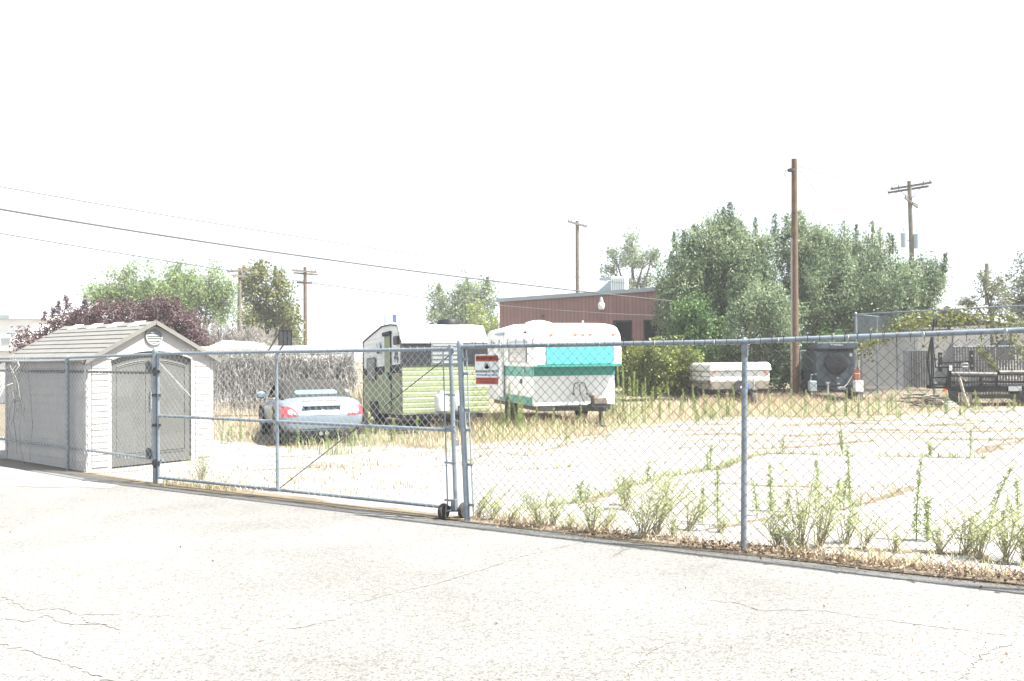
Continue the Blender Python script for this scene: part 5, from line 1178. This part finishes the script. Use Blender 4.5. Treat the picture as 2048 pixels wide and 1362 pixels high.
tree('pear_tree', 'big drooping green tree right of the tall brown pole', 41, 1690, [(1600, 500, 60, 60), (1660, 520, 66, 60), (1720, 530, 60, 60), (1640, 590, 80, 80), (1740, 590, 76, 70), (1810, 580, 60, 60), (1850, 570, 36, 50), (1600, 630, 60, 60), (1700, 640, 90, 60), (1800, 620, 66, 30)], 'leaf_pear', .14, 1.6, seed=12, trunk_r=.22, spires=((1548, 428, 54, 12), (1577, 424, 54, 12), (1604, 420, 56, 11), (1632, 446, 48, 12), (1660, 450, 44, 9), (1685, 442, 50, 14), (1717, 446, 54, 12), (1734, 444, 50, 8), (1755, 455, 50, 10), (1790, 462, 50, 11), (1868, 508, 40, 7), (1880, 530, 36, 6), (1775, 470, 40, 8)), **big)
tree('young_tree', 'smaller paler drooping tree in front of the big trees beside the brown pole', 35.5, 1530, [(1520, 610, 48, 44), (1560, 640, 46, 50), (1490, 650, 36, 44), (1530, 690, 70, 40)], 'leaf_pear', .125, 1.6, seed=13, trunk_r=.1, low=.5, **big)
tree('ivy_thicket', 'bright green ivy covered thicket between brick building and big trees', 38, 1400, [(1380, 640, 44, 46), (1410, 680, 62, 46), (1350, 690, 34, 40), (1430, 720, 70, 46), (1380, 730, 60, 44)], 'leaf_ivy', .12, 1.0, cat='thicket', droop=.3, aspect=.7, clump=.36, seed=14, trunk_r=.1)
tree('hedge', 'long sunlit yellow green hedge behind the aqua panelled trailer', 34.5, 1310, [(1265, 720, 30, 34), (1310, 718, 42, 36), (1360, 722, 40, 36), (1290, 760, 50, 40), (1350, 765, 50, 38)], 'leaf_hedge', .10, 1.5, cat='hedge', droop=.1, aspect=.7, clump=.3, seed=15, trunk_r=.05)
tree('shrub', 'dark green shrubbery behind the folded white camper', 36.5, 1470, [(1440, 725, 70, 40), (1560, 715, 60, 44), (1660, 715, 50, 50), (1440, 745, 60, 46), (1500, 745, 60, 46), (1560, 740, 50, 48), (1400, 760, 40, 40), (1600, 735, 30, 50), (1630, 720, 26, 50)], 'leaf_ivy', .12, 1.1, cat='shrub', droop=.2, aspect=.6, clump=.36, seed=16, trunk_r=.05)
tree('olive_tree', 'dark olive open tree at the right edge beyond the cage fence', 42, 2075, [(2060, 560, 46, 50), (2040, 600, 50, 40), (2090, 590, 50, 60), (2060, 530, 26, 26), (2100, 640, 60, 40)], 'leaf_olive', .13, .7, droop=.2, clump=.42, per=34, seed=17, trunk_r=.2)
tree('small_tree', 'thin olive leaved tree in front of the grey pole stub', 40, 1985, [(1975, 590, 34, 28), (1950, 605, 26, 16), (1995, 610, 36, 20), (1965, 560, 10, 16), (1990, 575, 14, 20)], 'leaf_olive', .12, .42, droop=.2, clump=.36, per=30, seed=18, trunk_r=.1)
tree('flowering_shrub', 'small pink flowering shrub at the foot of the big trees', 35, 1450, [(1452, 685, 10, 14), (1462, 695, 10, 8)], 'leaf_pink', .08, .7, cat='shrub', droop=0, clump=.16, per=22, seed=19, trunk_r=.03) if False else None

# leafless grey bush
def bare_bush(label, px, d, hpx, wpx, seed):
    rr = random.Random(seed); bx_ = P(px, 700, d).x; e = empty('bare_bush', (bx_, d, 0), 0, label, 'bush'); q = MB(); s_ = d / F
    def grow(p, v, l, r, dep):
        e_ = p + v * l; mid = p.lerp(e_, .5) + Vector((rr.uniform(-1, 1), rr.uniform(-1, 1), rr.uniform(-1, 1))) * l * .08
        q.tube([p, mid, e_], [r, r * .85, r * .6], 4, cap=False)
        if dep == 0: return
        for _ in range(rr.choice((2, 3, 3))):
            nv = (v + Vector((rr.uniform(-1, 1), rr.uniform(-1, 1), rr.uniform(-.5, .7))) * .62).normalized()
            grow(e_, nv, l * rr.uniform(.6, .85), max(r * .6, .011), dep - 1)
    for i in range(16):
        a = rr.uniform(-1, 1); v = Vector((a * wpx * s_ / hpx * 1.1, rr.uniform(-.6, .6), 1)).normalized()
        grow(Vector((a * .3, rr.uniform(-.2, .2), 0)), v, hpx * .27, .04, 5)
    q.build('branch', M['twig'], e)
bare_bush('bare grey leafless bush above the low white roof left of the sleeved pole', 452, 40, 3.7, 60, 3)
bare_bush('bare grey leafless bush above the low white roof in front of the dense tree', 520, 41, 3.4, 55, 5)

# fence hung with dead vines behind the roadster
va, vb = P(425, 700, 27.5), P(706, 700, 27.5); va.z = vb.z = 0
vf = empty('vine_fence', va, 0, 'fence completely hung with dry grey dead vines behind the roadster', 'fence'); VL = (vb - va).length
for i in range(4): MB().tube([(i * VL / 3, 0, 0), (i * VL / 3, 0, 1.9)], .03, 8).build('post', M['galv'], vf, True)
MB().tube([(0, 0, 1.86), (VL, 0, 1.86)], .022, 8).build('top_rail', M['galv'], vf, True)
chain_link('wire_mesh', Vector((0, 0, 0)), Vector((VL, 0, 0)), .05, 1.86, M['galv'], vf, wd=.11, hd=.11, r=.003, barbs=False, seed=41)
def dead_vines(name, n, x0, x1, rr, ztop):
    q = MB()
    for i in range(n):
        x = rr.uniform(x0, x1); z = ztop - abs(rr.gauss(0, .25)); l_ = rr.uniform(.5, 1.7); k = 7; y = rr.uniform(-.22, .12); pts = []
        vx = rr.gauss(0, .25)
        for j in range(k):
            t = j / (k - 1); pts.append((x + vx * t + rr.gauss(0, .035), y + rr.gauss(0, .04), max(.02, z + .12 * math.sin(t * 3) - l_ * t)))
        q.tube(pts, [rr.uniform(.004, .0085)] * k, 3, cap=False)
    for i in range(n // 3):                       # wandering runners and loops
        x, z = rr.uniform(x0, x1), rr.uniform(.5, ztop + .02); a = rr.uniform(0, 6.28); pts = []
        for j in range(10):
            pts.append((x, rr.uniform(-.25, .02), min(max(z, .05), ztop + .1))); a += rr.gauss(0, .5); x += .11 * math.cos(a); z += .09 * math.sin(a)
        q.tube(pts, .006, 3, cap=False)
    return q
dead_vines('', 1350, 0, VL, random.Random(8), 1.92).build('vine_stems', M['deadvine'], vf)
# same dry vine on the left end of the near fence
dv = empty('dry_vine', FLA, math.atan2(ldir.y, ldir.x), 'dry vine tangled over the left end of the near fence', 'vine')
dead_vines('', 6, 2.4, 2.9, random.Random(9), 1.80).build('vine_stems', M['deadvine'], dv)

# living vine over the cage fence
vl = empty('climbing_vine', K0, 0, 'yellow green vine trailing along the top of the tall cage fence', 'vine')
vpath = [(1690, 700, 35.2), (1722, 690, 35), (1760, 668, 34.5), (1785, 655, 34), (1810, 640, 33.5), (1840, 630, 33), (1880, 632, 32.3), (1930, 628, 31.6), (1985, 630, 31), (2040, 640, 30)]
vp = [P(*p) - K0 for p in vpath]; cenv = []
def along_vine(pts, n, sx, sz, drop):
    out = []
    for _ in range(n):
        i = rnd.randrange(len(pts) - 1); p = pts[i].lerp(pts[i + 1], rnd.random()); out.append((p.x + rnd.gauss(0, sx), p.y - .15 + rnd.gauss(0, .14), p.z + rnd.gauss(0, sz) - abs(rnd.gauss(0, drop))))
    return out
cenv += along_vine(vp, 1150, .22, .11, .18); cenv += along_vine(vp[5:], 420, .4, .2, .5)
vb2 = [P(1958, 700, 31.4) - K0, P(1975, 720, 31.2) - K0, P(1990, 745, 31) - K0]; cenv += along_vine(vb2, 160, .06, .06, .03)
vb3 = [P(2000, 650, 30.6) - K0, P(2030, 690, 30.4) - K0, P(2048, 715, 30.4) - K0]; cenv += along_vine(vb3, 160, .15, .1, .1)
q = MB(); q.tube(vp, .02, 5); q.tube(vb2, .012, 4); q.tube(vb3, .012, 4); q.build('stem', M['bark'], vl, True)
leaves('foliage', np.array(cenv), .12, M['leaf_vine'], vl, .75, .2)

# ---------------------------------------------------------------- weeds and dry grass
def px_area(poly, n):
    xs = [p[0] for p in poly]; ys = [p[1] for p in poly]; out = []
    while len(out) < n:
        x, y = rnd.uniform(min(xs), max(xs)), rnd.uniform(min(ys), max(ys)); ins = False
        for i in range(len(poly)):
            (x1, y1), (x2, y2) = poly[i], poly[i - 1]
            if (y1 > y) != (y2 > y) and x < (x2 - x1) * (y - y1) / (y2 - y1) + x1: ins = not ins
        if ins: out.append(tuple(G(x, y)))
    return out
dry = px_area([(740, 850), (760, 838), (1000, 832), (1240, 828), (1400, 796), (1640, 792), (2060, 792), (2060, 816), (1880, 822), (1700, 832), (1480, 838), (1330, 848), (1150, 876), (950, 890), (860, 898), (760, 880)], 11000)
dry += px_area([(1250, 815), (1390, 795), (1620, 790), (1640, 815), (1560, 830), (1300, 835)], 6500)
dry += px_area([(1640, 800), (2060, 785), (2060, 800), (1640, 830)], 900)
dry += px_area([(760, 870), (1000, 870), (1300, 838), (1500, 825), (2050, 808), (2050, 838), (1700, 850), (1400, 866), (1150, 895), (900, 915)], 1500)
dry += px_area([(540, 885), (745, 875), (860, 890), (700, 915), (560, 905)], 700)
dry += px_area([(428, 850), (520, 850), (520, 885), (428, 880)], 700)
tag(blades('dry_grass', dry, .28, .011, .8, M['straw'], clumpy=True), kind='stuff')
dr2 = px_area([(1395, 800), (1480, 800), (1640, 795), (1650, 815), (1500, 825), (1400, 820)], 3500) + px_area([(430, 835), (560, 840), (560, 870), (430, 868)], 500) + px_area([(800, 845), (980, 840), (1250, 835), (1250, 850), (1000, 870), (850, 880)], 3000)
dr2 += px_area([(1700, 800), (1900, 792), (1960, 800), (1900, 815), (1700, 815)], 600)
tag(blades('rusty_grass', dr2, .36, .011, .8, M['straw_red'], clumpy=True), kind='stuff')
yel = px_area([(682, 830), (735, 830), (735, 842), (682, 842)], 900)
tag(blades('yellow_grass', yel, .95, .03, .3, M['straw']), kind='stuff')
grn = px_area([(545, 890), (745, 878), (740, 905), (640, 915), (560, 910)], 420) + px_area([(725, 860), (800, 850), (900, 870), (860, 890), (740, 890)], 420) + px_area([(930, 860), (1060, 850), (1060, 875), (960, 885)], 260)
grn += px_area([(1380, 826), (1620, 812), (1960, 806), (1960, 826), (1640, 836), (1400, 846)], 1100) + px_area([(900, 868), (1180, 852), (1250, 842), (1250, 856), (1000, 880)], 500)
grn += px_area([(1200, 850), (1300, 830), (1310, 850), (1230, 858)], 200)
tag(blades('green_grass', grn, .30, .013, .7, M['grass_green'], clumpy=True), kind='stuff')
mats = px_area([(1340, 838), (2060, 830), (2060, 905), (1700, 895), (1380, 905)], 5200) + px_area([(560, 895), (1000, 890), (1250, 868), (1300, 880), (1000, 930), (600, 945)], 2600) + px_area([(330, 945), (640, 925), (860, 945), (860, 1000), (420, 985)], 1500) + px_area([(1640, 985), (1830, 965), (1830, 985), (1660, 1010)], 350)
tag(blades('low_dry_weeds', mats, .08, .011, 1.0, M['straw_red'], clumpy=True), kind='stuff')
# tufts that follow the cracks
tf_dry, tf_grn = [], []
for path, w0 in crack_paths:
    for p in path:
        for _ in range(int(rnd.choice((0, 0, 1, 2, 5)) * (.8 + w0 * 26))): tf_dry.append((p.x + rnd.gauss(0, w0 * .8), p.y + rnd.gauss(0, w0 * .8), .005))
        if rnd.random() < .12: 
            for _ in range(6): tf_grn.append((p.x + rnd.gauss(0, .04), p.y + rnd.gauss(0, .04), .005))
for i in (3,):                                   # the long weedy joint is mostly green
    for p in crack_paths[i][0]:
        if rnd.random() < .8:
            for _ in range(9): tf_grn.append((p.x + rnd.gauss(0, .06), p.y + rnd.gauss(0, .06), .005))
tag(blades('crack_weeds_dry', tf_dry, .07, .009, .9, M['straw']), kind='stuff')
tag(blades('crack_weeds_green', tf_grn, .13, .012, .6, M['leaf_weed']), kind='stuff')
cl_c = [(rnd.uniform(.42, 1), rnd.uniform(.008, .03)) for _ in range(34)] + [(rnd.uniform(0, .1), .02) for _ in range(5)]
def clus():
    c, s_ = rnd.choice(cl_c); return min(1, max(0, rnd.gauss(c, s_)))
fence_dry = [tuple(FLH.lerp(FREND, clus()) - fnrm * abs(rnd.gauss(.06, .2)) + Vector((0, 0, .01))) for _ in range(2200)]
fence_grn = [tuple(FLH.lerp(FREND, clus()) - fnrm * abs(rnd.gauss(.25, .35)) + Vector((0, 0, .01))) for _ in range(1500) if 1]
tag(blades('fence_weeds_green', fence_grn, .13, .006, 1.0, M['leaf_weed2']), kind='stuff')
tag(blades('fence_weeds', fence_dry, .13, .008, .9, M['straw_red']), kind='stuff')
lit = []
for _ in range(3000):
    t = rnd.uniform(0.0, 1) ** .65; t = t if rnd.random() < .45 else min(1, max(0, rnd.gauss(rnd.choice((.08, .2, .33, .38, .45, .5, .58, .66, .74, .9)), .025))); p = FP1.lerp(FREND, t) + fnrm * (rnd.gauss(-.03 - .05 * t, .09 + .08 * t)); lit.append((p.x, p.y, .02 + abs(rnd.gauss(0, .018))))
tag(leaves('fallen_leaves', lit, .034, M['litter'], None, .6), kind='stuff')

def weed(px, py, hpx, kind, seed, lean=0.0):
    rr = random.Random(seed); b = G(px, py); s_ = b.y / F; h = hpx * s_
    if kind == 'spike': e = empty('weed_plant', b, 0, 'upright green weed stalk growing from a crack in the lot', 'weed', 'upright weed stalks in the lot')
    else: e = empty('weed_plant', b, 0, 'bushy pale green weed growing behind the right hand wire fence' if px > 900 else 'sparse small weed in front of the shed', 'weed', 'bushy weeds along the fence')
    q, cen = MB(), []
    if kind == 'spike':
        for i in range(rr.randint(1, 3)):
            hh = h * (1 if i == 0 else rr.uniform(.35, .75)); x0, y0 = rr.gauss(0, .05), rr.gauss(0, .05); lx = lean * hh + rr.gauss(0, .03)
            f = lambda t: Vector((x0 + lx * t * t, y0, hh * t)); q.tube([f(0), f(.35), f(.7), f(1)], [.007, .006, .004, .002], 5)
            for j in range(int(hh * 620)):
                t = rr.uniform(.06, 1) ; p = f(t); w_ = .028 * (1 - t * .6); cen.append((p.x + rr.gauss(0, w_), p.y + rr.gauss(0, w_), p.z + rr.gauss(.02, .02)))
        ls, mm, asp = .034, 'leaf_weed', .26
    else:
        for i in range(int(10 + h * 18)):
            a, o_ = rr.uniform(0, 6.28), abs(rr.gauss(0, .5)); hh = h * rr.uniform(.4, 1.05); tip = Vector((math.cos(a) * o_ * hh + lean * hh, math.sin(a) * o_ * hh * .8, hh))
            mid = tip * .5 + Vector((rr.gauss(0, .02), rr.gauss(0, .02), .03)); q.tube([Vector((rr.gauss(0, .02), rr.gauss(0, .02), 0)), mid, tip], [.0045, .003, .0015], 4)
            for j in range(int(hh * 95)):
                t = rr.uniform(.15, 1) ** .7; p = mid * (2 * t) if t < .5 else mid.lerp(tip, 2 * t - 1); cen.append((p.x + rr.gauss(0, .022), p.y + rr.gauss(0, .022), p.z + rr.gauss(0, .022)))
        ls, mm, asp = .030, 'leaf_weed2', .34
    q.build('stem', M['leaf_weed'] if kind == 'spike' else M['straw'], e)
    leaves('foliage', np.array(cen), ls, M[mm], e, asp, -.4, np.random.default_rng(seed))
W = [(1459, 1052, 118, 'spike', 0), (1684, 1018, 125, 'spike', 0), (1640, 1008, 88, 'spike', 0), (1556, 1024, 92, 'spike', 0), (1618, 1024, 60, 'spike', 0), (1850, 1085, 165, 'spike', .05), (2025, 1055, 95, 'spike', .05), (1985, 1080, 150, 'spike', .35),
     (1405, 1045, 70, 'spike', .1), (1245, 1012, 50, 'spike', 0), (1680, 905, 60, 'spike', 0), (1936, 910, 48, 'spike', 0), (1130, 888, 32, 'spike', 0), (1520, 1030, 60, 'spike', -.1), (1300, 968, 45, 'spike', 0), (1420, 940, 50, 'spike', 0), (1170, 1000, 40, 'spike', 0), (1565, 908, 30, 'spike', 0),
     (955, 1036, 70, 'bush', .6), (985, 1040, 40, 'bush', .3), (1080, 1056, 85, 'bush', -.1), (1105, 1052, 60, 'bush', .3), (1185, 1068, 92, 'bush', .1), (1210, 1062, 50, 'bush', .3), (1285, 1078, 165, 'bush', .18), (1310, 1070, 130, 'bush', .35), (1375, 1062, 105, 'bush', .45), (1345, 1075, 50, 'bush', 0),
     (1600, 1098, 165, 'bush', -.05), (1640, 1095, 130, 'bush', .2), (1690, 1088, 100, 'bush', .3), (1555, 1095, 95, 'bush', -.25), (1580, 1100, 60, 'bush', 0), (1730, 1100, 70, 'bush', .2), (1930, 1112, 130, 'bush', .25), (1960, 1118, 90, 'bush', 0), (2010, 1125, 130, 'bush', .2), (2050, 1130, 100, 'bush', 0), (1790, 1104, 60, 'bush', .1), (1880, 1108, 70, 'bush', -.1),
     (1860, 911, 36, 'bush', 0), (1020, 1048, 45, 'bush', .4), (405, 960, 62, 'bush', .1), (1250, 1020, 90, 'bush', .2), (1330, 1000, 60, 'bush', .1), (1440, 1066, 40, 'bush', .2), (1140, 1060, 36, 'bush', 0)]
for i, a in enumerate(W): weed(*a[:4], 100 + i, a[4])
W2 = [(1208, 836, 110), (1222, 834, 120), (1252, 838, 105), (1268, 840, 95), (1290, 836, 80), (1240, 832, 110), (1215, 838, 90), (1232, 842, 75), (1260, 836, 80), (1275, 832, 70), (1300, 830, 55), (1340, 828, 60), (1385, 826, 55), (1365, 830, 50), (1470, 824, 60), (1440, 830, 50), (1015, 862, 95), (1030, 858, 75), (1005, 866, 60), (1045, 856, 50), (1720, 838, 45), (1740, 834, 40), (1690, 830, 45), (1655, 826, 40), (1895, 828, 40), (1925, 832, 35), (1985, 812, 40), (1755, 824, 40), (1820, 808, 40), (1410, 836, 55), (1425, 842, 40), (1455, 834, 50), (1500, 838, 40), (1395, 846, 45), (1545, 830, 40), (1580, 826, 45), (1610, 832, 50), (1675, 836, 40), (1708, 828, 50), (1770, 834, 40), (1790, 822, 40), (1800, 836, 35), (1845, 826, 40), (1870, 836, 30), (1955, 822, 40), (2015, 826, 35), (1225, 830, 95), (1245, 846, 70), (1285, 840, 70), (1205, 848, 60), (1320, 838, 60), (985, 870, 50), (1040, 868, 60), (1100, 858, 40), (1160, 856, 40), (830, 878, 40), (780, 884, 45), (600, 896, 40), (650, 898, 35), (700, 892, 50), (570, 892, 50), (735, 880, 55), (455, 888, 45), (480, 884, 55), (1065, 862, 45)]
for i, a in enumerate(W2): weed(a[0], a[1], a[2], 'spike', 300 + i)

road_bits = []
for _ in range(34):
    x = rnd.uniform(0, 2048); q = G(x, rnd.uniform(1010 + x * .1, 1350)); road_bits.append((q.x, q.y, .012))
tag(leaves('road_litter', road_bits, .026, M['litter'], None, .5), kind='stuff')
# ---------------------------------------------------------------- haze volume added to lift dark tones like lens glare
hm = bpy.data.materials.new('veiling haze'); hm.use_nodes = True; hn, hl_ = hm.node_tree.nodes, hm.node_tree.links
hn.remove(hn['Principled BSDF']); pv = hn.new('ShaderNodeVolumePrincipled'); pv.inputs['Color'].default_value = (.93, .96, 1, 1); pv.inputs['Density'].default_value = 0.0009
hl_.new(pv.outputs[0], hn['Material Output'].inputs['Volume'])
tag(MB().box((0, 720, 8.0), (1900, 1600, 18.0)).build('haze', hm), kind='stuff')
